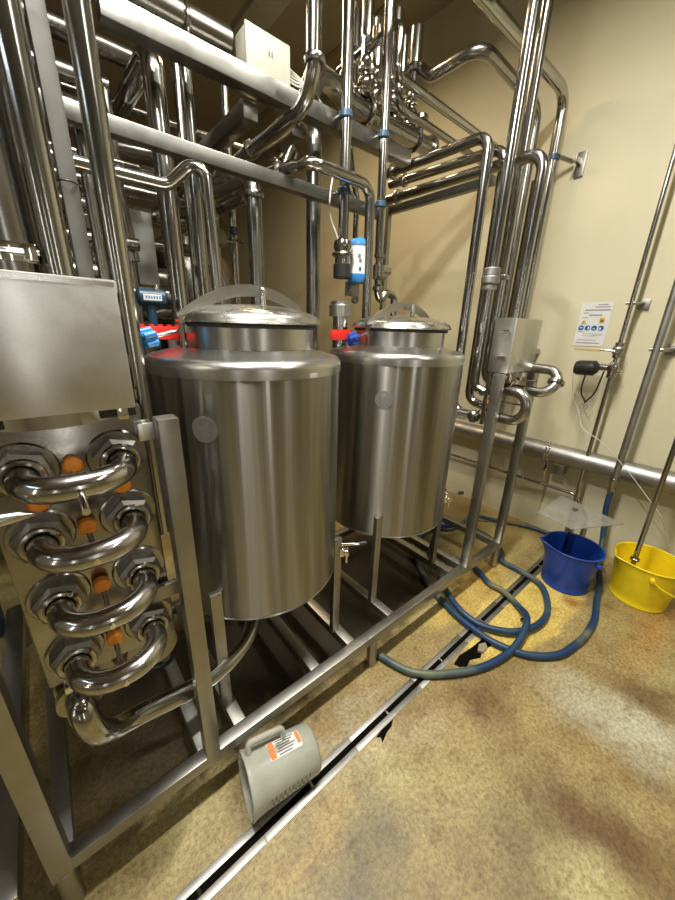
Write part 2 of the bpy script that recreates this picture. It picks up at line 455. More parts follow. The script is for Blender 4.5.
def tank(cx, cy, label, knobmat, sticker, lab, strap_rot):
    R, zb, zt = .303, .55, 1.362
    t = thing('steel_tank', label, 'tank', (cx, cy, 0))
    prof = [(0, zb - .03), (R * .6, zb - .018), (R - .02, zb - .004), (R, zb + .012)] + [(R, zb + (1.322 - zb) * k / 8) for k in range(1, 9)]
    MB().lathe(prof, (cx, cy, 0), n=96).build('tank_body', 'tank', t)
    MB().torus((cx, cy, zb + .008), (0, 0, 1), R - .002, .004, 72, 6).build('bottom_seam', 'band', t)
    pr = [(R + .0012, 1.318)] + [(R - .028 + .0292 * math.cos(a), 1.340 + .026 * math.sin(a)) for a in [k * PI / 16 for k in range(9)]] + [(.21, 1.384), (0, 1.384)]
    MB().lathe(pr, (cx, cy, 0), n=96).build('shoulder', 'band', t)
    bx, by = cx, cy
    cx = cx + .018; cy = cy + .0
    MB().lathe([(.197, 1.378), (.197, 1.447), (.18, 1.447)], (cx, cy, 0), n=72).build('neck', 'band', t)
    MB().torus((cx, cy, 1.449), (0, 0, 1), .204, .0065, 64, 8).build('lid_gasket', 'rubber', t)
    lid = [(.17, 1.455), (.219, 1.455), (.223, 1.460), (.219, 1.466)] + [(.219 * math.cos(a), 1.466 + .045 * math.sin(a)) for a in [k * PI / 20 for k in range(1, 10)]] + [(0, 1.511)]
    lo = MB().lathe(lid, (cx, cy, 0), n=72).build('lid', 'dome', t)
    MB().cyl((cx + .02, cy - .045, 1.495), (cx + .02, cy - .045, 1.545), .010, 14, .002).ball((cx + .02, cy - .045, 1.550), .012).build('lid_knob', 'chrome', lo)
    # arched strap across the lid, standing on edge
    Q = lambda x, y, z: V((cx, cy, z)) + Matrix.Rotation(strap_rot, 3, 'Z') @ V((x, y, 0))
    arch = []
    for k in range(25):
        xx = -.232 * math.cos(PI * k / 24)
        arch.append((xx, 1.474 + .094 * (1 - (xx / .232) ** 2)))
    poly = [Q(p[0], -.022, p[1]) for p in arch] + [Q(p[0] * .985, -.022, p[1] - .034) for p in arch[::-1]]
    so = MB().prism(poly, Q(0, .006, 0) - Q(0, 0, 0)).build('lid_strap', 'frame', t)
    for s in (-1, 1):
        MB().cyl(Q(s * .222, -.034, 1.462), Q(s * .222, -.004, 1.462), .010, 14).build('strap_bolt', 'chrome', so)
        MB().bar(Q(s * .222, -.017, 1.375), Q(s * .222, -.017, 1.464), .014, .008, up=(1, 0, 0), bev=0).build('strap_bracket', 'frame', so)
    # swing bolt with a plastic star knob, at the left of the neck
    a0 = V((cx - .20, cy - .005, 1.438)); a1 = V((cx - .312, cy - .025, 1.410))
    so = MB().tube((a0, a1), .0055, n=10).build('swing_bolt', 'chrome', t)
    knob_star(a1, a1 - a0, .026).build('star_knob', knobmat, so)
    MB().box((cx - .215, cy - .02, 1.425), (cx - .185, cy + .01, 1.45), .003).build('bolt_lug', 'frame', t)
    # red plastic lever bar on the shoulder behind the neck
    mb = MB(); mb.bar((cx - .315, cy + .105, 1.420), (cx - .165, cy + .145, 1.420), .02, .038, bev=.004)
    for k in range(5):
        p = V((cx - .295 + k * .027, cy + .111 + k * .0072, 1.441)); mb.box(p - V((.006, .010, .003)), p + V((.006, .010, .004)))
    mb.build('lever_bar', 'red', t)
    MB().cyl((cx - .21, cy + .112, 1.372), (cx - .21, cy + .112, 1.40), .018, 16).build('lever_stem', 'frame', t)
    cx, cy = bx, by
    # four support legs
    for sx in (-1, 1):
        for sgn in (-1, 1):
            px, py = cx + sx * .247, cy + sgn * .19
            o = MB()
            o.box((px - .018, py - .012, .1905), (px + .018, py + .010, .665), .002)
            o.build('leg', 'frame', t)
    # frosted round disc and small label on the wall of the tank
    def onwall(ang, z, w, h, round_):
        mb = MB(); n = V((math.cos(ang), math.sin(ang), 0)); u = V((-n.y, n.x, 0)); vs = []
        nn = 28
        if round_:
            rim = [(w * math.cos(2 * PI * k / nn), w * math.sin(2 * PI * k / nn)) for k in range(nn)]
        else:
            rim = [(-w + 2 * w * k / 8, -h) for k in range(9)] + [(w - 2 * w * k / 8, h) for k in range(9)]
        bot, top = [], []
        for a, b in rim:
            th = ang + a / R
            d = V((math.cos(th), math.sin(th), 0))
            bot.append(mb.bm.verts.new(V((cx, cy, z + b)) + d * (R + .0008))); top.append(mb.bm.verts.new(V((cx, cy, z + b)) + d * (R + .002)))
        mb.bm.faces.new(top); mb.bm.faces.new(bot[::-1]); mb.bridge(bot, top)
        return mb
    onwall(*sticker, 0, True).build('round_sticker', 'disc', t)
    lb = onwall(*lab, False).build('small_label', 'white', t)
    # sample tap, low on the right
    ang = math.radians(-38); d = V((math.cos(ang), math.sin(ang), 0)); q = V((cx, cy, .60)) + d * R; u = V((-d.y, d.x, 0))
    tp = MB().tube((q - d * .01, q + d * .055), .010, n=14)
    tp.cyl(q + d * .028 - V((0, 0, .018)), q + d * .028 + V((0, 0, .022)), .015, 14, .003)
    tp.cyl(q + d * .050 - u * .02, q + d * .050 + u * .02, .009, 12)
    tp.build('sample_tap', 'chrome', t)
    MB().tube((q + d * .028 + V((0, 0, .022)), q + d * .028 + V((0, 0, .034)), q + d * .085 + V((.02, 0, .030))), .006, .008, 10).build('tap_handle', 'chrome', t)
    MB().cyl(q + d * .085 + V((.02, 0, .030)), q + d * .105 + V((.03, 0, .030)), .009, 10).build('handle_grip', 'black', t)
    MB().cyl(q + d * .050 - V((0, 0, .05)), q + d * .050, .006, 10).build('tap_spout', 'chrome', t)
    return t
TA = (.525, 1.085); TB = (1.27, 1.10)
t1 = tank(*TA, 'near stainless tank with light blue star knob, beside the heat exchanger', 'blueknob', (math.radians(-139), 1.19, .036), (math.radians(-81), 1.325, .014, .006), 0)
t2 = tank(*TB, 'farther stainless tank with dark blue star knob, next to the wall side pipes', 'darkblue', (math.radians(-145), 1.186, .036), (math.radians(-62), 1.322, .03, .006), 0)
# threaded inlet stub at the back of the second tank
sx, sy = 1.085, 1.285
so = MB().cyl((sx, sy, 1.36), (sx, sy, 1.53), .034, 24).build('inlet_stub', 'pipe', t2)
MB().lathe([(.034, 1.50), (.052, 1.50), (.052, 1.545), (.046, 1.55), (.046, 1.562), (.03, 1.562), (.03, 1.53)], (sx, sy, 0), n=24).build('inlet_collar', 'band', so)
# outlet stub of the second tank to the right hand heat exchanger
MB().tube(((1.545, 1.06, 1.06), (1.60, 1.0, 1.055), (1.66, .92, 1.04)), .024, .03).build('outlet_stub', 'pipe', t2)

# ------------------------------------------------------------------ left heat exchanger
def ubend(parent, a, b, reach, r, mat='bend', nut=.056, bend=.068):
    a, b = V(a), V(b); y = V((0, -reach, 0))
    u = MB().tube((a + V((0, .03, 0)), a + y, b + y, b + V((0, .03, 0))), r, bend, 22).build('u_bend', mat, parent)
    for p in (a, b):
        MB().lathe([(r + .002, -.004), (nut, -.004), (nut, .020), (nut * .8, .026), (r + .002, .026)], p, (0, -1, 0), 6).build('union_nut', 'nut', u, sharp=20)
        MB().torus(p + V((0, -.030, 0)), (0, 1, 0), r + .007, .006, 26, 8).build('union_ring', 'bend', u)
    return u
hx = thing('heat_exchanger', 'left tubular heat exchanger with four big polished return bends and orange plugs', 'heat exchanger', (0, .9, 0))
rows = (1.192, 1.054, .904, .750)
XL, XR, YP = -.064, .088, .825
# front plate with lobes round the ports, tube bundle behind it
mb = MB(); mb.box((-.125, YP, .665), (.145, YP + .03, 1.285), .004)
mb.build('end_plate', 'cast', hx)
for z in rows:
    for xx in (XL, XR):
        MB().cyl((xx, YP + .005, z - .01), (xx, YP - .006, z - .01), .056, 30, .003).build('port_flange', 'cast', hx)
for z in rows + (.613,):
    for xx in (XL, XR):
        MB().cyl((xx, YP + .03, z), (xx, 1.75 if xx < 0 else .835 + .03, z), .062, 26).build('shell_tube', 'pipe_dark', hx)
for z in rows: ubend(hx, (XL, YP - .01, z - .010), (XR, YP - .01, z - .010), .124, .0232, nut=.047)
for k, z in enumerate(rows):
    ln = .21 if k == 0 else .13
    p = MB().cyl((.010, YP - .004, z - .008), (.010, YP - .030, z - .008), .0165, 20, .004).build('orange_plug', 'orange', hx)
    MB().cyl((.010, YP - .03, z - .012), (.010, YP - .03 - ln, z - .012), .0055, 12).build('stud', 'chrome', p)
for xx in (-.055, .084): MB().cyl((xx, YP - .004, 1.118), (xx, YP - .024, 1.118), .0165, 20, .004).build('orange_plug', 'orange', hx)
# sheet metal cover over the header
mb = MB(); mb.box((-.19, .742, 1.296), (.124, .90, 1.516), .004)
cv = mb.build('cover', 'sheet', hx)
MB().box((-.185, .7415, 1.505), (.121, .744, 1.512)).build('cover_lip', 'dome', cv)
for zz in (1.47, 1.38): MB().box((.122, .775, zz - .012), (.131, .79, zz + .012), .002).build('cover_hinge', 'chrome', cv)
MB().lathe([(.10, 0), (.125, 0), (.125, .026), (.10, .026)], (.0, .89, 1.268), (0, 0, 1), 40).build('header_ring', 'chrome', hx)
MB().box((-.15, .785, 1.272), (.13, .82, 1.292), .003).build('clamp_band', 'black', hx)
for xx in (-.035, .105): MB().box((xx - .010, .776, 1.268), (xx + .010, .79, 1.294), .003).build('band_latch', 'chrome', hx)
MB().box((.13, .80, 1.212), (.155, .806, 1.250)).build('mounting_arm', 'sheet', hx)
MB().box((.128, .795, 1.212), (.1595, .83, 1.250), .002).build('mounting_arm', 'sheet', hx)
MB().box((.10, .80, .795), (.1595, .815, .835), .003).build('mounting_arm', 'frame', hx)
# tapered handle at the far left
MB().sweep(((-.19, .70, 1.148), (-.12, .70, 1.149), (-.075, .70, 1.149), (-.055, .70, 1.147)), [.016, .015, .009, .003], 14).build('lever_handle', 'dome', hx)
# bottom outlet with clamp, elbow and line to the tank
MB().lathe([(.03, 0), (.046, 0), (.046, .022), (.03, .022)], (XL - .015, YP + .01, .607), (0, -1, 0), 28).build('clamp_ring', 'cast', hx)
MB().box((XL - .035, YP - .03, .655), (XL + .0, YP + .0, .675), .003).build('clamp_bolt', 'chrome', hx)
ln = smooth([(XL - .015, YP + .02, .607), (XL - .015, .785, .603), (-.066, .775, .53), (-.035, .81, .462), (.03, .845, .415), (.188, .865, .372), (.30, .89, .362), (.39, .94, .362), (.455, 1.01, .38), (.495, 1.06, .43), (.505, 1.075, .53)], 6)
tag(MB().sweep(ln, .028, 18).build('outlet_line', 'pipe'), 'curved polished outlet pipe running low under the near tank', 'pipe')
MB().cyl((.505, 1.075, .505), (.505, 1.075, .54), .036, 22, .003).build('bottom_outlet', 'band', t1)
tag(MB().torus((.10, .98, .44), (.3, .9, .2), .05, .007, 28, 8).build('cable_loop', 'rubber'), 'small black cable loop hanging behind the lowest return bend', 'cable')

# ------------------------------------------------------------------ right heat exchanger
rx = thing('heat_exchanger', 'right heat exchanger with small steel cover on the frame posts near the wall', 'heat exchanger', (1.84, .9, 0))
mb = MB(); mb.box((1.672, .757, 1.272), (1.955, .855, 1.517), .003)
cv = mb.build('cover', 'sheet', rx)
for zz in (1.455, 1.345):
    MB().box((1.664, .778, zz - .012), (1.673, .812, zz + .012), .002).cyl((1.664, .772, zz), (1.664, .82, zz), .005, 10).build('cover_hinge', 'chrome', cv)
MB().box((1.70, .845, 1.00), (2.00, .865, 1.272), .003).build('end_plate', 'cast', rx)
def ubend_r(a, b, reach):
    a, b = V(a), V(b); y = V((0, -reach, 0))
    u = MB().tube((a + V((0, .02, 0)), a + y, b + y, b + V((0, .02, 0))), .0245, .064, 20).build('u_bend', 'bend', rx)
    for p in (a, b): MB().torus(p + V((0, -.02, 0)), (0, 1, 0), .032, .007, 24, 8).build('union_ring', 'chrome', u)
    return u
ubend_r((1.735, .84, 1.185), (1.735, .84, 1.045), .175)
ub = ubend_r((1.90, .84, 1.175), (1.96, .84, 1.285), .215)
MB().lathe([(.024, -.008), (.038, -.008), (.038, .008), (.024, .008)], (1.93, .627, 1.23), (.48, 0, .88), 22).build('clamp_ring', 'cast', ub)
for (xx, z, ln) in ((1.72, 1.115, .02), (1.80, 1.115, .11), (1.90, 1.225, .12)):
    p = MB().cyl((xx, .845, z), (xx, .82, z), .016, 18, .004).build('orange_plug', 'orange', rx)
    MB().cyl((xx, .82, z), (xx, .82 - ln, z), .0045, 10).build('stud', 'chrome', p)
MB().lathe([(.045, 0), (.062, 0), (.062, .02), (.045, .02)], (1.83, .80, 1.25), (0, 0, 1), 28).build('header_ring', 'chrome', rx)
MB().box((1.70, .775, 1.236), (1.95, .80, 1.262), .003).build('clamp_band', 'cast', rx)
for xx in (1.74, 1.86): MB().box((xx - .012, .765, 1.225), (xx + .012, .78, 1.27), .003).build('band_latch', 'chrome', rx)

# ------------------------------------------------------------------ process pipes
def pipe(label, pts, r, bend=None, mat='pipe', rings=(), clips=(), name='process_pipe', n=18):
    """one pipe run; rings: (point, axis) flanged clamp joints; clips: z heights of blue holders fixed to the beam behind"""
    bend = r * 2.4 if bend is None else bend
    o = MB().tube(pts, r, bend, n).build(name, mat)
    tag(o, label, 'pipe')
    for p, ax in rings:
        c = MB().lathe([(r, -.011), (r + .009, -.011), (r + .012, -.004), (r + .012, .004), (r + .009, .011), (r, .011)], p, ax, 22).build('clamp_joint', 'cast', o)
        a = V(ax).normalized(); d = a.orthogonal().normalized()
        MB().cyl(V(p) + d * (r + .008) - a * .006, V(p) + d * (r + .03) - a * .006, .0055, 10).build('wing_nut', 'chrome', c)
    for p, back in clips:
        c = MB().cyl(V(p) - V((0, 0, .013)), V(p) + V((0, 0, .013)), r + .006, 22, .003).build('pipe_clip', 'clip', o)
        q = V(p) + V((-r - .008, 0, .0))
        MB().cyl(V(p) + V((-r * .6, 0, 0)), V(p) + V((-r * .6, back, 0)), .006, 10).build('clip_bolt', 'chrome', c)
    return o
UP = H - .001
pipe('thickest upright pipe at the upper left edge with a bolted clamp', ((-.004, 1.0, 1.30), (-.004, 1.0, UP)), .050, rings=(), mat='pipe_dark')
bp = [o for o in COL.objects if o.name.startswith('process_pipe')][-1]
c = MB().lathe([(.050, -.016), (.058, -.016), (.060, 0), (.058, .016), (.050, .016)], (-.004, 1.0, 1.567), (0, 0, 1), 36).build('clamp_band', 'chrome', bp)
MB().box((.015, .935, 1.552), (.035, .952, 1.582), .003).cyl((-.02, .942, 1.567), (.038, .942, 1.567), .006, 10).build('clamp_bolt', 'chrome', c)
pipe('bright upright pipe between the thickest pipe and the grey square upright', ((.066, .95, 1.34), (.066, .95, UP)), .0235)
pipe('broad bright upright pipe passing just behind the right edge of the left cover', ((.170, .95, .90), (.170, .95, UP)), .0225)
pipe('thin brownish upright pipe half hidden behind the broad bright upright', ((.227, 1.535, .9), (.227, 1.535, 2.03)), .0175, mat='pipe_dark')
pipe('slim pipe that runs level, kinks up and drops behind the near tank lid', ((-.25, 1.41, 1.868), (.43, 1.41, 1.875), (.535, 1.345, 1.972), (.548, 1.335, 1.36)), .019, .05)
pipe('stout upright pipe that bends back under the upper beam at its top', ((.49, 2.35, 2.352), (.49, 1.62, 2.325), (.493, 1.615, .6)), .036, .07)
pipe('mid sized upright pipe just right of the stout bent one', ((.595, 1.6, .6), (.595, 1.6, 2.9)), .021)
pipe('thin upright pipe tucked close behind the mid sized one', ((.640, 1.74, .6), (.640, 1.74, 2.9)), .015, mat='pipe_dark')
pipe('upright pipe behind the near lid with a clamp joint at its head', ((.852, 1.62, .6), (.852, 1.62, 2.06), (.852, 2.1, 2.09)), .033, mat='pipe_dark', rings=(((.852, 1.62, 1.985), (0, 0, 1)),))
pipe('stout upright pipe against the tan wall left of the hanging valve', ((1.175, 1.62, .6), (1.175, 1.62, 2.34), (1.175, 1.9, 2.36)), .036, mat='pipe_dark')
pipe('arched feed pipe that crosses in front and drops into the far tank', ((.905, 1.56, 2.066), (.965, 1.345, 2.06), (1.29, 1.345, 2.055), (1.31, 1.345, 1.37)), .0225, .06, rings=(((.918, 1.515, 2.064), (.06, -.215, 0)),))
pipe('ceiling drop pipe that curves back between the two beams', ((.945, 1.30, UP), (.94, 1.30, 2.222), (.925, 2.2, 2.205)), .0255, .12, rings=(((.944, 1.30, 2.335), (0, 0, 1)), ((.932, 1.78, 2.213), (0, 1, 0))))
pipe('long straight drop pipe ending in the blue capped valve', ((1.185, 1.40, 1.80), (1.172, 1.40, UP)), .0235, clips=(((1.178, 1.40, 2.29), .044), ((1.181, 1.40, 2.022), .054)))
pipe('slender drop pipe right of the blue capped valve with two blue clips', ((1.425, 1.40, 1.80), (1.375, 1.40, UP)), .0205, clips=(((1.408, 1.40, 2.29), .044), ((1.418, 1.40, 2.022), .054)))
pipe('small goose neck pipe behind the far tank lid', ((1.43, 1.40, 1.64), (1.455, 1.40, 1.585), (1.50, 1.40, 1.64), (1.565, 1.40, 1.62), (1.575, 1.40, 1.36)), .019, .03)
# pipe along the top of the upper beam into the white box
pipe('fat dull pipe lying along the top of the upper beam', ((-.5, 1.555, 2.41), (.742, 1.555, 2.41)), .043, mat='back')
bm_ = [o for o in COL.objects if o.name.startswith('process_pipe')][-1]
MB().torus((.585, 1.555, 2.40), (1, 0, 0), .054, .006, 28, 8).build('u_bolt', 'chrome', bm_)

# pipes along the wall side, bending down into the right heat exchanger
pipe('uppermost of the three level pipes, bending down beside the far tank', ((1.7, 1.66, 2.275), (1.7, 1.035, 2.268), (1.7, 1.03, 1.05), (1.7, .875, 1.03)), .0235, .065, rings=(((1.7, 1.60, 2.275), (0, 1, 0)), ((1.7, .90, 1.033), (0, 1, .1))))
pipe('middle of the three level pipes, dropping close behind the first', ((1.845, 1.75, 2.283), (1.845, 1.032, 2.26), (1.845, 1.026, 1.08), (1.845, .866, 1.06)), .0235, .065, rings=(((1.845, 1.64, 2.28), (0, 1, 0)),))
pipe('lowest of the three level pipes, dropping into the right cover', ((1.775, 1.75, 2.180), (1.775, .815, 2.166), (1.775, .815, 1.50)), .0245, .07, rings=(((1.775, 1.62, 2.178), (0, 1, 0)),))
pipe('long front ceiling pipe with a threaded coupling by the right cover', ((1.70, .928, UP), (1.70, .928, 1.19), (1.705, .866, 1.165)), .0235, .07)
cp = [o for o in COL.objects if o.name.startswith('process_pipe')][-1]
for z0, z1, rr in ((1.70, 1.735, .037), (1.668, 1.70, .041), (1.64, 1.662, .034)):
    MB().cyl((1.70, .928, z0), (1.70, .928, z1), rr, 24, .004).build('coupling', 'galv', cp)
pipe('second ceiling pipe just right of the front one with a thin collar', ((1.91, .985, UP), (1.91, .985, 1.20), (1.91, .88, 1.185)), .0235, .06, rings=(((1.91, .985, 1.72), (0, 0, 1)),))
pipe('pipe under the ceiling that turns down beside the wall bracket', ((1.1, 1.18, 2.782), (2.68, 1.18, 2.798), (2.68, 1.18, 1.26), (2.798, 1.18, 1.26)), .0295, .10)
wp = [o for o in COL.objects if o.name.startswith('process_pipe')][-1]
MB().cyl((2.68, 1.18, 2.465), (2.68, 1.18, 2.495), .036, 22, .003).build('pipe_clip', 'clip', wp)
MB().cyl((2.68, 1.145, 2.48), (2.76, 1.09, 2.46), .012, 10).build('clip_bolt', 'frame', wp)
MB().box((2.785, 1.03, 2.38), (2.80, 1.08, 2.51), .003).box((2.70, 1.05, 2.44), (2.785, 1.07, 2.47), .002).build('wall_bracket', 'frame', wp)
pipe('wavy overhead pipe that dips, rises and drops behind the right cluster', ((1.95, 1.95, 2.90), (1.95, 1.75, 2.89), (1.95, 1.60, 2.77), (1.95, 1.30, 2.772), (2.62, 1.30, 2.75), (2.62, 1.30, 1.30), (2.798, 1.30, 1.30)), .029, .09, mat='pipe_dark')
pipe('upper sloping pipe from the valve group towards the right cluster', ((1.50, 1.85, 2.72), (1.50, 1.425, 2.725), (1.50, 1.425, 2.545), (2.46, 1.43, 2.535)), .0205, .036)
pipe('lower sloping pipe from the valve group towards the right cluster', ((1.60, 1.62, 2.60), (1.585, 1.50, 2.60), (1.60, 1.50, 2.492), (2.46, 1.50, 2.475)), .019, .05, mat='pipe_dark')
pipe('dark upright pipe deep inside the right cluster', ((1.99, .90, 1.24), (2.10, 1.10, 1.22), (2.10, 1.10, 2.22)), .024, mat='pipe_dark')
pipe('second dark upright pipe deep inside the right cluster', ((2.798, 1.08, 1.33), (2.30, 1.08, 1.33), (2.30, 1.08, 2.25)), .024, mat='pipe_dark')

# background pipework behind the beams, left half
bg = [
    ('fat level pipe low behind the stout upright pipe', (-.6, 2.15, 1.66), (.62, 2.15, 1.66), .058),
    ('level dark pipe second from the bottom of the back bundle', (-.6, 2.2, 1.83), (.75, 2.2, 1.83), .030),
    ('level pipe third from the bottom of the back bundle', (-.6, 2.1, 1.93), (.62, 2.1, 1.93), .034),
    ('level pipe at mid height of the back bundle', (-.6, 2.3, 2.08), (1.0, 2.3, 2.08), .030),
    ('thin bright level pipe close behind the lower beam', (-.6, 1.72, 1.955), (.45, 1.72, 1.965), .017),
    ('second thin bright level pipe close behind the lower beam', (-.6, 1.85, 2.03), (.46, 1.85, 2.04), .017),
    ('level pipe seen between the two beams on the left', (-.6, 2.0, 2.33), (.42, 2.0, 2.34), .034),
    ('thin level pipe just above the back bundle', (-.6, 2.1, 2.25), (1.3, 2.1, 2.26), .016),
    ('thin level pipe crossing behind the slanting square beam', (.3, 2.3, 2.42), (1.5, 2.3, 2.43), .016),
    ('level pipe high up behind the fat dull pipe', (-.6, 2.3, 2.62), (.7, 2.3, 2.62), .045),
    ('dark level pipe just over the lowest one of the back bundle', (-.6, 2.35, 1.40), (.9, 2.35, 1.40), .04),
    ('dull level pipe right behind the blue valve transmitter', (-.6, 1.95, 1.575), (.60, 1.95, 1.575), .03),
    ('dull level pipe fourth from the bottom of the back bundle', (-.6, 2.35, 1.99), (.95, 2.35, 1.99), .035),
    ('dull level pipe at the head of the back bundle', (-.6, 2.25, 2.16), (.80, 2.25, 2.16), .028),
    ('dull level pipe in the deep shade under the lower beam', (-.6, 1.85, 1.76), (.42, 1.85, 1.76), .024),
    ('dark level pipe lowest of the back bundle', (-.6, 2.4, 1.50), (.7, 2.4, 1.50), .05),
]
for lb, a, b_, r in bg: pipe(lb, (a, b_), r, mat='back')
for k, (x0, y0, z0, z1, r, lb) in enumerate((
        (.07, 1.75, .6, 2.9, .02, 'upright pipe far left behind the grey square upright'),
        (.12, 2.0, .6, 2.4, .03, 'dark upright pipe at the back beside the gold lit elbows'),
        (.40, 1.95, .6, 2.3, .017, 'slim upright pipe in front of the grey panel'),
        (.72, 2.05, .6, 3.0, .02, 'slim bright upright under the slanting square beam'),
        (.84, 2.35, .9, 3.0, .016, 'thin upright pipe near the slanting square beam'),
        (.95, 2.6, 1.2, 2.5, .016, 'thin upright pipe right of the slanting square beam'),
        (.90, 1.95, 1.4, 2.6, .017, 'thin upright pipe through the clamp of the curved drop pipe'))):
    pipe(lb, ((x0, y0, z0), (x0, y0, z1)), r, mat='pipe_dark' if k in (1, 2) else 'pipe')
pipe('upper of two pipes running back beneath the lower beam', ((.85, 1.72, 2.10), (.85, 3.2, 2.20)), .034, mat='pipe_dark', rings=(((.85, 1.80, 2.105), (0, 1, 0)),))
pipe('lower of two pipes running back beneath the lower beam', ((.855, 1.70, 2.0), (.855, 3.2, 2.02)), .026, mat='pipe_dark')
pipe('curved return pipe between the beams left of the stout upright', ((.15, 1.9, 2.20), (.36, 1.9, 2.20), (.40, 1.9, 1.7)), .028, .1, mat='pipe_dark')
pipe('curved pipe loop right of the stout upright between the beams', ((.30, 2.05, 2.15), (.62, 2.05, 2.18), (.66, 2.05, 1.95), (.55, 2.05, 1.93)), .026, .06, mat='pipe_dark')
pipe('elbow pipe low behind the near tank by the tan wall', ((.70, 1.95, 1.72), (.83, 1.95, 1.70), (.84, 1.95, .6)), .026, .06, mat='pipe_dark')
for k in range(5):
    o = MB().tube(((.045, 1.95, 1.93 + k * .05), (.15, 1.80, 1.93 + k * .05)), .017, n=12).build('elbow_stub', 'pipe')
    tag(o, ['lowest', 'second lowest', 'middle', 'second highest', 'highest'][k] + ' of the bright pipe stubs stacked behind the left upright', 'pipe stub', 'pipe stubs behind the left upright')
for k, (x0, y0, zt, r, lb) in enumerate(((-.75, 2.9, 2.1, .48, 'dim steel vessel at the far left behind all the pipes'), (.25, 3.0, 2.12, .46, 'dim steel vessel in the middle of the dark back area'), (1.12, 3.35, 2.0, .34, 'dim narrow steel vessel nearest the tan wall at the back'))):
    t = thing('back_vessel', lb, 'vessel', (x0, y0, 0))
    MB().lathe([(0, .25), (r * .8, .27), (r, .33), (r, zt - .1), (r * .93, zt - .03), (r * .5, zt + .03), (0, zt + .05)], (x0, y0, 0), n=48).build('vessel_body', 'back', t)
    for q in range(3):
        a = q * 2 * PI / 3 + .5; MB().cyl((x0 + r * .75 * math.cos(a), y0 + r * .75 * math.sin(a), 0), (x0 + r * .75 * math.cos(a), y0 + r * .75 * math.sin(a), .32), .03, 14).build('leg', 'pipe_dark', t)
    MB().cyl((x0, y0, zt + .03), (x0, y0, zt + .12), .06, 18).build('top_nozzle', 'pipe_dark', t)
# flat grey panel and transmitter in the back bundle
tag(MB().box((.44, 2.02, 1.62), (.53, 2.05, 1.93), .004).build('grey_panel', 'galv'), 'flat grey panel hung among the back pipes', 'panel')
tx = thing('flow_transmitter', 'dark teal transmitter housing behind the near tank, white plate on it', 'transmitter', (.352, 1.53, 1.50))
MB().cyl((.31, 1.50, 1.535), (.405, 1.50, 1.535), .030, 24, .006).build('housing', 'teal', tx)
MB().box((.325, 1.4685, 1.525), (.385, 1.4715, 1.545)).build('name_plate', 'white', tx)
for k in range(6): MB().box((.331 + k * .009, 1.4675, 1.530), (.336 + k * .009, 1.469, 1.540)).build('plate_mark', 'print_blue', tx)
MB().cyl((.352, 1.50, 1.36), (.352, 1.50, 1.51), .016, 16).build('stem', 'teal', tx)
MB().cyl((.405, 1.50, 1.535), (.425, 1.50, 1.535), .022, 18, .004).build('end_cap', 'rubber', tx)
MB().cyl((.38, 1.50, 1.56), (.38, 1.50, 1.582), .008, 12).build('cable_gland', 'chrome', tx)
# hand valve cluster behind the near lid
hv = thing('hand_valve', 'small dark hand valve with black lever against the tan wall', 'valve', (.86, 1.95, 1.7))
MB().ball((.80, 1.95, 1.86), .05, 18).cyl((.80, 1.95, 1.70), (.80, 1.95, 2.02), .024, 16).build('valve_body', 'cast', hv)
MB().cyl((.80, 1.95, 1.86), (.80, 1.88, 1.86), .036, 18, .004).build('valve_bonnet', 'cast', hv)
MB().cyl((.80, 1.95, 1.86), (.90, 1.95, 1.86), .016, 14).build('valve_stem', 'cast', hv)
MB().cyl((.885, 1.90, 1.885), (.885, 1.90, 1.915), .02, 14).tube(((.885, 1.90, 1.86), (.925, 1.89, 1.852)), .006, n=8).build('lever', 'black', hv)

# ------------------------------------------------------------------ white junction box and wires on the upper beam
jb = thing('junction_box', 'light metal junction box sitting on the upper beam end of the fat pipe', 'box', (.86, 1.5, 2.316))
MB().box((.772, 1.486, 2.318), (.952, 1.56, 2.444), .003).build('box_body', 'whitebox', jb)
MB().box((.772, 1.475, 2.318), (.955, 1.486, 2.452), .002).build('box_lid', 'whitebox', jb)
MB().box((.862, 1.4735, 2.388), (.868, 1.476, 2.402)).box((.874, 1.4735, 2.388), (.880, 1.476, 2.404)).build('lid_mark', 'print', jb)
for k in range(5):
    z = 2.365 + k * .016
    o = MB().sweep(smooth([(.952, 1.50 + k * .01, z), (1.0, 1.50 + k * .01, z - .006), (1.06, 1.50 + k * .008, 2.372 + k * .007), (1.14, 1.52 + k * .008, 2.36 + k * .004)], 5), .0035, 8)
    o.build('lead', 'wire', jb)
# sensor can hanging on its cable
sn = thing('hanging_sensor', 'small steel sensor can hanging on a cable behind the lower beam', 'sensor', (1.09, 1.70, 2.1))
MB().cyl((1.05, 1.70, 2.15), (1.10, 1.70, 2.24), .034, 22, .004).build('can', 'pipe', sn)
MB().sweep(smooth([(1.10, 1.70, 2.24), (1.12, 1.69, 2.29), (1.125, 1.66, 2.34), (1.15, 1.62, 2.36)], 5), .004, 8).build('cable', 'wire', sn)

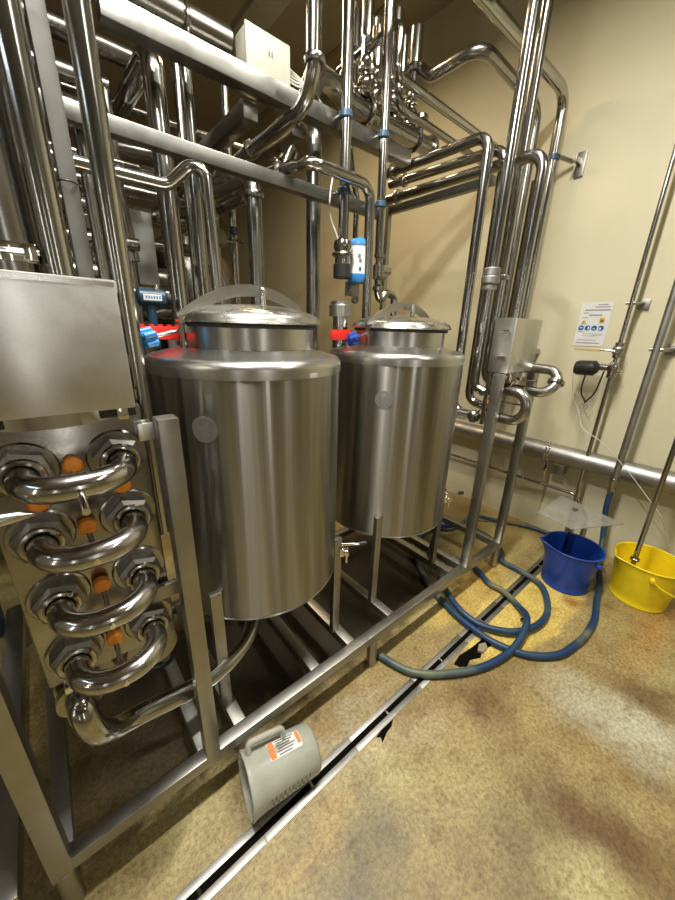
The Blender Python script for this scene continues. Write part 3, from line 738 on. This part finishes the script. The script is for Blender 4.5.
# ------------------------------------------------------------------ hanging valve with blue capped actuator
av = thing('actuated_valve', 'hanging valve with blue capped white actuator above the gap between the tanks', 'valve', (1.2, 1.4, 1.66))
MB().lathe([(.024, .03), (.040, .03), (.044, .015), (.044, 0), (.036, -.012), (.036, -.09), (.02, -.09)], (1.185, 1.40, 1.80), (0, 0, 1), 26).build('valve_body', 'pipe', av)
MB().cyl((1.185, 1.40, 1.675), (1.185, 1.40, 1.735), .043, 24, .003).build('black_skirt', 'black', av)
MB().torus((1.185, 1.40, 1.775), (0, 0, 1), .043, .008).build('clamp_joint', 'cast', av)
ac = MB().cyl((1.282, 1.395, 1.695), (1.282, 1.395, 1.825), .050, 28, .004).build('actuator_body', 'white', av)
MB().lathe([(0, .026), (.034, .024), (.051, .010), (.053, -.006)], (1.282, 1.395, 1.828), (0, 0, 1), 28).build('actuator_cap', 'blueknob', ac)
MB().lathe([(.053, .010), (.053, -.012), (.042, -.026), (0, -.028)], (1.282, 1.395, 1.690), (0, 0, 1), 28).build('actuator_cap', 'blueknob', ac)
for k, (a, z, mt) in enumerate(((-128, 1.775, 'print'), (-122, 1.755, 'print'), (-122, 1.72, 'print_blue'), (-70, 1.77, 'print'), (-75, 1.735, 'print'))):
    t_ = math.radians(a); p = V((1.282 + .0502 * math.cos(t_), 1.395 + .0502 * math.sin(t_), z))
    MB().box(p - V((.006, .002, .008)), p + V((.006, .002, .008)), 0, Matrix.Rotation(t_ + PI / 2, 3, 'Z')).build('actuator_mark', mt, ac)
MB().box((1.215, 1.395, 1.73), (1.245, 1.41, 1.76)).build('actuator_arm', 'frame', av)
MB().box((1.245, 1.43, 1.605), (1.33, 1.445, 1.67), .002).build('bracket', 'frame', av)
MB().cyl((1.275, 1.39, 1.585), (1.275, 1.41, 1.585), .016, 18).build('bracket_eye', 'frame', av)
MB().sweep(smooth([(1.16, 1.41, 1.84), (1.12, 1.42, 1.93), (1.13, 1.43, 2.03), (1.16, 1.44, 2.12)], 5), .0035, 8).build('air_line', 'wire', av)
# second valve on the slender drop pipe
sv = thing('sampling_valve', 'slim steel valve on the slender drop pipe above the goose neck', 'valve', (1.43, 1.4, 1.63))
MB().lathe([(.0, .17), (.026, .17), (.026, .155), (.018, .15), (.018, .13), (.03, .12), (.03, .06), (.018, .05), (.018, .03), (.026, .02), (.026, 0), (0, 0)], (1.43, 1.40, 1.64), (0, 0, 1), 22).build('valve_body', 'pipe', sv)
MB().cyl((1.44, 1.40, 1.74), (1.52, 1.42, 1.745), .026, 20, .003).build('valve_actuator', 'pipe', sv)
MB().cyl((1.40, 1.37, 1.70), (1.45, 1.37, 1.70), .008, 10).build('valve_handle', 'cast', sv)

# ------------------------------------------------------------------ valve manifold over the upper beam
mf = thing('manifold_header', 'thick manifold pipe with capped end above the upper beam', 'pipe', (1.65, 1.66, 2.45))
MB().sweep(smooth([(1.09, 1.545, 2.36), (1.115, 1.557, 2.42), (1.17, 1.59, 2.485), (1.28, 1.64, 2.52), (1.42, 1.66, 2.505), (1.6, 1.66, 2.50), (2.06, 1.66, 2.50)], 6), .045, 24).build('header', 'pipe_dark', mf)
MB().lathe([(.047, 0), (.062, 0), (.062, .022), (.05, .03), (0, .036)], (2.06, 1.66, 2.50), (1, 0, 0), 28).build('end_cap', 'cast', mf)
MB().torus((1.54, 1.66, 2.50), (1, 0, 0), .056, .010).build('clamp_joint', 'pipe', mf)
MB().torus((1.93, 1.66, 2.50), (1, 0, 0), .054, .008).build('clamp_joint', 'pipe', mf)
MB().cyl((1.97, 1.66, 2.545), (1.97, 1.66, 2.62), .02, 16).cyl((1.97, 1.66, 2.60), (1.97, 1.66, 2.625), .042, 20, .004).build('stub', 'cast', mf)
def mvalve(x, y, zt, r, label, top='pipe', zb=2.545):
    t = thing('seat_valve', label, 'valve', (x, y, zb), 'seat valves on the manifold')
    MB().cyl((x, y, zb), (x, y, zb + .10), .019, 14).ball((x, y, zb + .05), .038, 14).ball((x, y, zb + .135), .03, 12).build('valve_body', 'cast', t)
    for z in (zb + .012, zb + .10): MB().torus((x, y, z), (0, 0, 1), .028, .008, 20, 8).build('clamp_joint', 'chrome', t)
    MB().cyl((x, y, zb + .10), (x, y, zt - .16), .016, 12).build('yoke', 'black', t)
    for s in (-1, 1): MB().cyl((x + s * .022, y, zb + .11), (x + s * .022, y, zt - .15), .005, 8).build('yoke_rod', 'chrome', t)
    MB().cyl((x, y, zt - .16), (x, y, zt), r, 20, .006).build('valve_actuator', top, t)
    MB().cyl((x, y, zt - .185), (x, y, zt - .155), r * .8, 18, .004).build('black_collar', 'rubber', t)
mv = [(1.40, 1.66, 2.99, .030, 'leftmost seat valve of the front manifold row, half behind a drop pipe'), (1.50, 1.64, 2.92, .027, 'second seat valve from the left in the front manifold row'),
      (1.60, 1.67, 2.86, .026, 'third seat valve from the left in the front manifold row'), (1.70, 1.64, 2.95, .030, 'fourth seat valve from the left in the front manifold row'),
      (1.79, 1.67, 2.90, .028, 'fifth seat valve from the left in the front manifold row'), (1.88, 1.66, 2.97, .034, 'seat valve at the wall end of the front manifold row')]
for a in mv: mvalve(*a)
mf2 = thing('manifold_header', 'second manifold pipe half hidden behind the first one', 'pipe', (1.65, 1.86, 2.45))
MB().tube(((1.25, 1.86, 2.52), (2.06, 1.86, 2.52)), .04, 0, 22).build('header', 'pipe_dark', mf2)
for a in [(1.62, 1.86, 3.02, .026, 'leftmost seat valve of the rear manifold row'), (1.80, 1.86, 3.06, .034, 'middle seat valve of the rear manifold row, tallest'), (1.95, 1.86, 2.98, .03, 'seat valve at the wall end of the rear row')]: mvalve(*a, zb=2.56)
pipe('small hooked pipe between the beams near the arched feed pipe', ((1.33, 1.58, 2.30), (1.33, 1.58, 2.12), (1.40, 1.58, 2.08)), .015, .04)
pipe('small hooked pipe beside the slender drop pipe', ((1.36, 1.60, 2.40), (1.40, 1.60, 2.20), (1.44, 1.60, 2.10), (1.44, 1.60, 1.9)), .015, .04)

# ------------------------------------------------------------------ on the wall
wpz = .655
bigp = thing('wall_pipe', 'thick dull grey pipe running level along the foot of the wall', 'pipe', (2.70, .5, .6))
MB().cyl((2.695, -2.6, wpz), (2.695, 3.2, wpz), .066, 32).build('pipe_run', 'galv', bigp)
for yy in (.80, -.6, 2.3):
    h = MB(); h.torus((2.695, yy, wpz), (0, 1, 0), .069, .004, 32, 8); h.torus((2.695, yy + .018, wpz), (0, 1, 0), .069, .004, 32, 8)
    hg = h.build('hanger_ring', 'chrome', bigp)
    MB().cyl((2.66, yy, .40), (2.66, yy, .59), .007, 10).box((2.652, yy - .012, .52), (2.675, yy + .012, .60), .002).build('hanger_rod', 'chrome', hg)
    MB().box((2.70, yy - .10, .50), (2.80, yy - .02, .57), .003).build('wall_bracket', 'frame', hg)
tp = thing('thin_wall_pipe', 'thin bright pipe below the thick grey wall pipe', 'pipe', (2.74, 1.5, .38))
MB().tube(((2.74, 3.0, .385), (2.74, .60, .385), (2.74, .50, .25), (2.74, .50, .0)), .011, .06, 12).build('pipe_run', 'pipe', tp)
MB().torus((2.74, .80, .385), (0, 1, 0), .014, .004).build('clip', 'chrome', tp)

w1 = thing('water_pipe', 'thin wall water pipe with hand lever valve beside the sign', 'pipe', (2.66, .58, .47))
MB().cyl((2.66, .575, .03), (2.66, .575, UP), .0115, 14).build('pipe_run', 'pipe', w1)
for zz in (1.635, 2.7):
    MB().cyl((2.66, .60, zz), (2.66, .555, zz), .010, 10).cyl((2.66, .575, zz), (2.79, .545, zz + .004), .010, 12).build('stand_off', 'frame', w1)
    MB().box((2.785, .515, zz - .028), (2.80, .57, zz + .028), .003).build('wall_plate', 'galv', w1)
bv = MB().cyl((2.66, .575, 1.33), (2.66, .575, 1.42), .022, 18, .003).ball((2.66, .575, 1.375), .033, 14).cyl((2.66, .575, 1.37), (2.62, .575, 1.37), .016, 12).build('ball_valve', 'cast', w1)
MB().tube(((2.615, .58, 1.37), (2.61, .66, 1.375)), .006, n=8).build('lever', 'chrome', bv)
MB().box((2.602, .65, 1.364), (2.618, .79, 1.382), .005).build('lever_grip', 'brass', bv)
MB().cyl((2.66, .575, 1.21), (2.66, .575, 1.30), .024, 18, .004).ball((2.66, .575, 1.27), .034, 14).cyl((2.66, .56, 1.27), (2.66, .64, 1.27), .020, 14).build('tee_valve', 'cast', w1)
MB().cyl((2.64, .575, 1.285), (2.60, .575, 1.30), .010, 10).cyl((2.66, .53, 1.25), (2.66, .56, 1.25), .012, 10).build('vent_screw', 'chrome', w1)
sg = thing('spray_gun', 'black spray gun hooked beside the lever valve under the sign', 'spray gun', (2.64, .7, 1.2))
MB().sweep(((2.635, .642, 1.262), (2.635, .65, 1.262), (2.635, .66, 1.262), (2.635, .745, 1.258), (2.635, .765, 1.258)), [.028, .034, .046, .046, .038], 20).build('gun_body', 'black', sg)
for (ya, yb, yc) in ((.70, .70, .66), (.61, .625, .665)):
    MB().sweep(smooth([(2.64, ya, 1.25), (2.63, yb, 1.12), (2.635, yc, 1.045)], 6), .005, 8).build('trigger_guard', 'rubber', sg)
MB().torus((2.635, .665, 1.02), (1, 0, 0), .02, .003).build('hook_ring', 'chrome', sg)
o = MB().sweep(smooth([(2.66, .78, 1.24), (2.70, .76, 1.08), (2.72, .70, .95), (2.62, .63, .88), (2.60, .52, .83), (2.60, .36, .70), (2.60, .22, .56), (2.60, .13, .46), (2.62, .06, .30)], 7), .0025, 8).build('hanging_line', 'wire')
tag(o, 'thin pale cord trailing down the wall from the spray gun', 'string')

w2 = thing('galvanised_pipe', 'grey galvanised wall pipe at the right edge feeding the blue hose', 'pipe', (2.64, .40, .6))
MB().cyl((2.64, .40, .60), (2.64, .40, UP), .019, 18).build('pipe_run', 'galv', w2)
for zz in (1.39, 2.5):
    MB().cyl((2.64, .43, zz), (2.64, .37, zz), .011, 10).cyl((2.64, .40, zz), (2.78, .35, zz), .013, 12).build('stand_off', 'frame', w2)
    MB().box((2.785, .29, zz - .03), (2.80, .38, zz + .03), .003).build('wall_plate', 'galv', w2)
MB().cyl((2.64, .40, .57), (2.64, .40, .61), .024, 18, .003).cyl((2.64, .40, .50), (2.64, .40, .57), .017, 16).cyl((2.64, .40, .52), (2.64, .40, .545), .024, 6).build('hose_coupling', 'cast', w2)

# safety notice
def on_sign(y0, y1, z0, z1, mat, lift=.0012):     # y from the left edge of the sheet, z from its top
    Y0, Z0 = .863, 1.655
    return MB().box((2.797 - lift - .0006, Y0 - y1, Z0 - z1), (2.797 - lift, Y0 - y0, Z0 - z0))
sgn = thing('safety_notice', 'white safety notice with four blue round symbols taped to the wall', 'sign', (2.797, .775, 1.39))
on_sign(0, .172, 0, .268, 'white', 0).build('sheet', 'white', sgn)
for (y0, y1, z0, z1, mt) in ((.09, .145, .012, .018, 'print'), (.075, .16, .026, .032, 'print'), (.025, .165, .043, .051, 'print'), (.02, .05, .062, .067, 'print'), (.055, .125, .073, .082, 'print'),
                             (.02, .05, .09, .093, 'print'), (.02, .055, .130, .133, 'print'), (.012, .05, .178, .181, 'print'), (.045, .155, .190, .192, 'print'), (.045, .12, .203, .206, 'print'), (.02, .13, .228, .232, 'print'), (.015, .15, .245, .251, 'print'), (.10, .15, .197, .199, 'print')):
    on_sign(y0, y1, z0, z1, mt).build('text_line', 'sign_print', sgn)
on_sign(.008, .158, .138, .174, 'sign_tint', .0005).build('symbol_band', 'sign_tint', sgn)
for k in range(4):
    yc, zc = .863 - (.026 + k * .037), 1.655 - .156
    c = MB().cyl((2.7955, yc, zc), (2.7945, yc, zc), .0155, 24).build('mandatory_symbol', 'print_blue', sgn)
    mk = MB()
    if k == 0: mk.box((2.7935, yc - .008, zc - .002), (2.7945, yc + .008, zc + .004))
    if k == 1: mk.box((2.7935, yc - .010, zc - .008), (2.7945, yc - .002, zc + .008))
    if k == 2: mk.box((2.7935, yc - .006, zc - .007), (2.7945, yc + .006, zc - .002))
    if k == 3: mk.box((2.7935, yc - .002, zc - .009), (2.7945, yc + .010, zc + .004))
    mk.build('symbol_shape', 'white', c)
mk = MB(); yc, zc = .863 - .034, 1.655 - .118
mk.prism([(2.7955, yc - .013, zc - .008), (2.7955, yc + .013, zc - .008), (2.7955, yc, zc + .014)], (-.001, 0, 0)); tr = mk.build('warning_triangle', 'print_yellow', sgn)
MB().box((2.7935, yc - .002, zc - .004), (2.7945, yc + .002, zc + .006)).build('triangle_mark', 'black', tr)
sq = on_sign(.118, .146, .094, .124, 'print_yellow').build('hazard_square', 'print_yellow', sgn)
MB().box((2.7935, .863 - .142, 1.655 - .120), (2.7945, .863 - .124, 1.655 - .104)).build('hazard_mark', 'brown', sq)

# ------------------------------------------------------------------ buckets
def bucket(cx, cy, rb, rt, h, mat, label, spout, hang):
    t = thing('bucket', label, 'bucket', (cx, cy, 0))
    mb = MB(); n = 64
    prof = [(0, .004), (rb - .006, .004), (rb, 0), (rb + .004, .006), (rb + .004, .012), (rb + .002, .016)] + [(rb + (rt - rb) * k / 8, .016 + (h - .016) * k / 8) for k in range(1, 9)] + \
           [(rt + .006, h), (rt + .007, h + .005), (rt + .002, h + .008), (rt - .004, h + .004)] + [(rt - .004 + (rb - rt) * k / 8, h - (h - .02) * k / 8) for k in range(1, 9)] + [(0, .02)]
    mb.lathe(prof, (cx, cy, 0), n=n)
    for v in mb.bm.verts:                                   # pouring lip on one side, only near the rim
        d = v.co - V((cx, cy, 0)); a = math.atan2(d.y, d.x); da = (a - spout + PI) % (2 * PI) - PI
        w = math.exp(-(da / .26) ** 2) * max(0, (v.co.z - h * .55) / (h * .45)) ** 2
        rr = math.hypot(d.x, d.y)
        if rr > rb * .8: v.co.x += math.cos(spout) * .034 * w; v.co.y += math.sin(spout) * .034 * w; v.co.z += .010 * w
    mb.build('bucket_body', mat, t)
    # bail handle folded down on one side
    a1 = hang + PI / 2; pts = []
    for k in range(21):
        s = -1 + 2 * k / 20; th = hang + s * PI / 2
        rr = rt + .014 + .02 * (1 - abs(s)); z = h - .035 - .10 * math.cos(s * PI / 2) ** .8
        pts.append((cx + rr * math.cos(th), cy + rr * math.sin(th), z))
    MB().sweep(pts, .006, 10).build('bail_handle', mat, t)
    for s in (-1, 1):
        th = hang + s * PI / 2; p = V((cx + rt * math.cos(th), cy + rt * math.sin(th), h - .035)); d = V((math.cos(th), math.sin(th), 0))
        MB().cyl(p - d * .006, p + d * .022, .013, 16, .003).build('handle_lug', mat, t)
    return t
bb = bucket(2.245, .425, .122, .148, .262, 'bucket_blue', 'blue plastic bucket standing on yellow resin beside the drain end', math.radians(125), math.radians(-20))
yb = bucket(2.45, .105, .130, .160, .262, 'bucket_yellow', 'yellow plastic bucket at the right edge below the wall pipe', math.radians(140), math.radians(-75))
# rod with clear plate standing in the blue bucket
ds = thing('splash_plate', 'clear plastic plate on a short steel rod over the blue bucket', 'plate', (2.26, .46, .02))
MB().cyl((2.268, .470, .022), (2.290, .482, .46), .011, 14).build('rod', 'pipe', ds)
c_ = V((2.27, .43, .455)); co = [V((2.055, .605, .47)), V((2.42, .60, .47)), V((2.36, .255, .45)), V((2.05, .42, .45))]
MB().prism(co, (0, 0, .005)).build('plate', 'tray', ds)
MB().box((2.262, .468, .456), (2.312, .488, .468), .003).cyl((2.287, .48, .44), (2.287, .48, .475), .014, 12).build('clamp_nut', 'cast', ds)
dl = thing('suction_rod', 'steel suction rod with ring collar leaning out of the yellow bucket', 'rod', (2.37, .165, .022))
MB().cyl((2.372, .160, .024), (2.405, .178, 1.35), .0125, 16).build('rod', 'pipe', dl)
MB().cyl((2.377, .163, .255), (2.3775, .163, .272), .022, 18, .003).build('ring_collar', 'pipe', dl)

# ------------------------------------------------------------------ blue hose
hp = [(2.64, .40, .545), (2.635, .395, .40), (2.60, .36, .22), (2.47, .315, .08), (2.34, .265, .022), (2.19, .24, .02), (2.02, .205, .02), (1.86, .20, .02), (1.74, .215, .02), (1.62, .245, .02), (1.51, .33, .02), (1.45, .45, .02), (1.44, .56, .02), (1.46, .72, .02), (1.55, .95, .02), (1.78, 1.22, .02), (2.10, 1.28, .02), (2.30, 1.12, .02), (2.30, .92, .02), (2.20, .80, .02), (2.12, .77, .022)]
hp += [(2.10, .74, .022), (2.10, .63, .022), (2.07, .50, .022), (1.94, .41, .022), (1.80, .375, .024), (1.66, .395, .028), (1.55, .46, .03), (1.48, .58, .03), (1.49, .72, .046), (1.60, .88, .05), (1.78, .98, .046)]
hp += [(1.90, .92, .03), (1.88, .80, .024), (1.83, .70, .022), (1.83, .61, .022), (1.78, .50, .024), (1.70, .43, .056), (1.60, .40, .05), (1.46, .395, .026), (1.27, .44, .02), (1.10, .535, .02), (1.0, .63, .02), (.955, .76, .02), (.95, .81, .02)]
o = MB().sweep(smooth(hp, 7), .0165, 14).build('blue_hose', 'hose'); tag(o, 'blue rubber hose looped in several coils on the yellow floor', 'hose')
o = MB().sweep(smooth([(2.74, .62, .02), (2.70, .84, .02), (2.60, 1.02, .02), (2.42, 1.16, .056), (2.12, 1.15, .056), (1.95, 1.30, .058), (1.70, 1.18, .058), (1.593, 1.0, .14), (1.575, .93, .46)], 7), .0145, 12).build('blue_hose', 'hose')
tag(o, 'darker blue hose crossing the floor behind the far posts to the tap', 'hose')

# ------------------------------------------------------------------ jug on its side
jg = thing('measuring_jug', 'translucent plastic measuring jug lying on its side across the drain', 'jug', (.36, .64, 0))
ja, jb_ = V((.240, .676, .0915)), V((.470, .638, .080)); ax = (jb_ - ja).normalized(); JL = (jb_ - ja).length
mb = MB(); mb.lathe([(.088, .0), (.091, .004), (.088, .012), (.084, .05), (.079, JL * .6), (.075, JL - .010), (.068, JL), (0, JL), (0, JL - .006), (.066, JL - .006), (.072, JL - .014), (.081, .05), (.0845, .012), (.085, 0)], ja, ax, 56)
side = ax.cross(V((0, 0, 1))).normalized(); upv = side.cross(ax).normalized()
for v in mb.bm.verts:                                        # pouring lip, down towards the camera side
    d = v.co - ja; s = d.dot(ax); q = d - ax * s; a = math.atan2(q.dot(side), q.dot(upv)); da = (a - math.radians(150) + PI) % (2 * PI) - PI
    if s < .03: v.co += q.normalized() * .016 * math.exp(-(da / .3) ** 2) * (1 - s / .03)
mb.build('jug_body', 'jug', jg, sharp=60)
hd = (upv * math.cos(math.radians(-22)) + side * math.sin(math.radians(-22))).normalized()
h0, h1 = ja + ax * .02 + hd * .083, ja + ax * .135 + hd * .079
hpath = fillet([h0, h0 + hd * .036, h1 + hd * .034, h1], .014)
mb = MB(); mb.sweep(hpath, .010, 12); mb.build('jug_handle', 'jug', jg)
def on_jug(s0, s1, a0, a1, lift, thick=.0008):
    mb = MB(); n = 10; bot, top = [], []
    for (s, a) in [(s0, a0 + (a1 - a0) * k / n) for k in range(n + 1)] + [(s1, a1 - (a1 - a0) * k / n) for k in range(n + 1)]:
        d = upv * math.cos(a) + side * math.sin(a); r = (.084 - (s - .05) * .005 / .08) if s < .138 else .079 - (s - .138) * .055
        r = r + lift
        bot.append(mb.bm.verts.new(ja + ax * s + d * r)); top.append(mb.bm.verts.new(ja + ax * s + d * (r + thick)))
    mb.bm.faces.new(top); mb.bm.faces.new(bot[::-1]); mb.bridge(bot, top); return mb
D = math.radians
lb = on_jug(.075, .185, D(-24), D(16), .001, .001).build('jug_label', 'white', jg)
on_jug(.078, .096, D(-22), D(14), .0024).build('label_stripe', 'print_orange', lb)
on_jug(.172, .183, D(-22), D(8), .0024).build('label_stripe', 'print_orange', lb)
for k in range(6): on_jug(.102 + (k % 2) * .003, .165 - (k % 3) * .008, D(-20 + k * 6), D(-17.8 + k * 6), .0024).build('label_text', 'print', lb)
for k in range(10): on_jug(.055 + k * .0145, .0575 + k * .0145, D(76), D(76 + (10 if k % 2 else 6)), .0012).build('scale_mark', 'print', jg)
for k in range(9): on_jug(.060 + k * .0145, .066 + k * .0145, D(90), D(95), .0012).build('scale_mark', 'print', jg)

# blue things at the left edge
o = MB().sweep(smooth([(-.40, 2.0, .02), (-.385, 1.95, .2), (-.36, 1.9, .5), (-.40, 1.88, .7)], 6), .03, 14).build('blue_hose', 'hose'); tag(o, 'short length of blue hose at the left edge behind the frame post', 'hose')

# ------------------------------------------------------------------ light: ceiling tube lamps over and in front of the plant, plus added wall lights
def lamp(x, y, z, sx, sy, e, col=(1, .90, .72), rot=0, label=''):
    f = thing('ceiling_lamp', label, 'lamp', (x, y, z)); f.rotation_euler = (0, 0, math.radians(rot))
    MB().box((x - sx / 2 - .03, y - sy / 2 - .03, z + .02), (x + sx / 2 + .03, y + sy / 2 + .03, z + .07), .006).build('housing', 'whitebox', f)
    for s in (-1, 1):
        dx, dy = (s * sx * .3, 0) if sx > sy else (0, s * sy * .3)
        MB().cyl((x + dx, y + dy, z + .07), (x + dx, y + dy, H), .006, 8).build('hanger', 'frame', f)
    l = bpy.data.lights.new('tube_light', 'AREA'); l.shape = 'RECTANGLE'; l.size = sx; l.size_y = sy; l.energy = e; l.color = col
    lo = bpy.data.objects.new('tube_light', l); COL.objects.link(lo); lo.location = (x, y, z); lo.rotation_euler = (0, 0, math.radians(rot))
lamp(.95, .62, 3.32, 1.2, .07, 98, (1, .965, .88), 0, label='bright tube lamp hung from the ceiling right over the two tanks')
lamp(.16, .62, 2.95, .35, .03, 62, (1, .97, .92), 215, label='slim tube lamp hung from the ceiling above the left heat exchanger')
lamp(1.55, 2.5, 3.35, .12, 1.2, 42, (1, .74, .45), label='warm tube lamp hung from the ceiling above the pipework behind the tanks')
def added_wall_light(x, y, z, ang, e, label):
    # added upright light for stripes on tanks and cover; ang is its facing
    f = thing('added_wall_light', label, 'lamp', (x, y, z)); f.rotation_euler = (0, 0, ang)
    MB().box((x - .05, y - .05, z - .85), (x - .012, y + .05, z + .85), .006).build('housing', 'whitebox', f)
    l = bpy.data.lights.new('tube_light', 'AREA'); l.shape = 'RECTANGLE'; l.size = .06; l.size_y = 1.6; l.energy = e; l.color = (1, .98, .94)
    lo = bpy.data.objects.new('tube_light', l); COL.objects.link(lo)
    lo.matrix_world = Matrix.Translation((x, y, z)) @ Matrix.Rotation(ang, 4, 'Z') @ Matrix(((0, 0, -1, 0), (1, 0, 0, 0), (0, -1, 0, 0), (0, 0, 0, 1)))
added_wall_light(-2.94, -.28, 1.75, 0, 7, 'added upright light on the left wall for the tank stripes')
added_wall_light(-2.35, -2.78, 1.75, PI / 2, 7, 'added upright light on the front wall near the corner for the tank stripes')
added_wall_light(.04, -2.78, 1.75, PI / 2, 7, 'added upright light on the front wall for a bright band on the left cover')
lamp(1.5, -1.1, 3.3, .12, 1.5, 24, (1, .96, .87), label='white tube lamp hung from the ceiling over the bare floor')
lamp(-2.3, .6, 2.9, .12, 1.2, 10, (.75, .87, 1), label='cool white tube lamp hung from the ceiling near the left wall')
w = bpy.data.worlds.new('World'); SC.world = w; w.use_nodes = True
w.node_tree.nodes['Background'].inputs['Color'].default_value = (1, .9, .75, 1)
w.node_tree.nodes['Background'].inputs['Strength'].default_value = .008

# ------------------------------------------------------------------ camera
R = Matrix(((0.7682298237321095, -0.6394993829723141, 0.029384980969220993), (0.19125779637387172, 0.2730788219762446, 0.9427875753923985), (-0.6109364887242721, -0.7186574261538637, 0.3320965380415179)))
cam = bpy.data.cameras.new('camera'); co = bpy.data.objects.new('camera', cam); COL.objects.link(co)
co.matrix_world = Matrix.Translation((0, 0, 1.45)) @ R.transposed().to_4x4()
cam.sensor_fit = 'VERTICAL'; cam.sensor_height = 36; cam.lens = 346 / 900 * 36; cam.clip_start = .02
SC.camera = co
SC.view_settings.view_transform = 'Standard'; SC.view_settings.look = 'None'
SC.view_settings.exposure = -.38; SC.view_settings.gamma = 1
SC.view_settings.use_curve_mapping = False
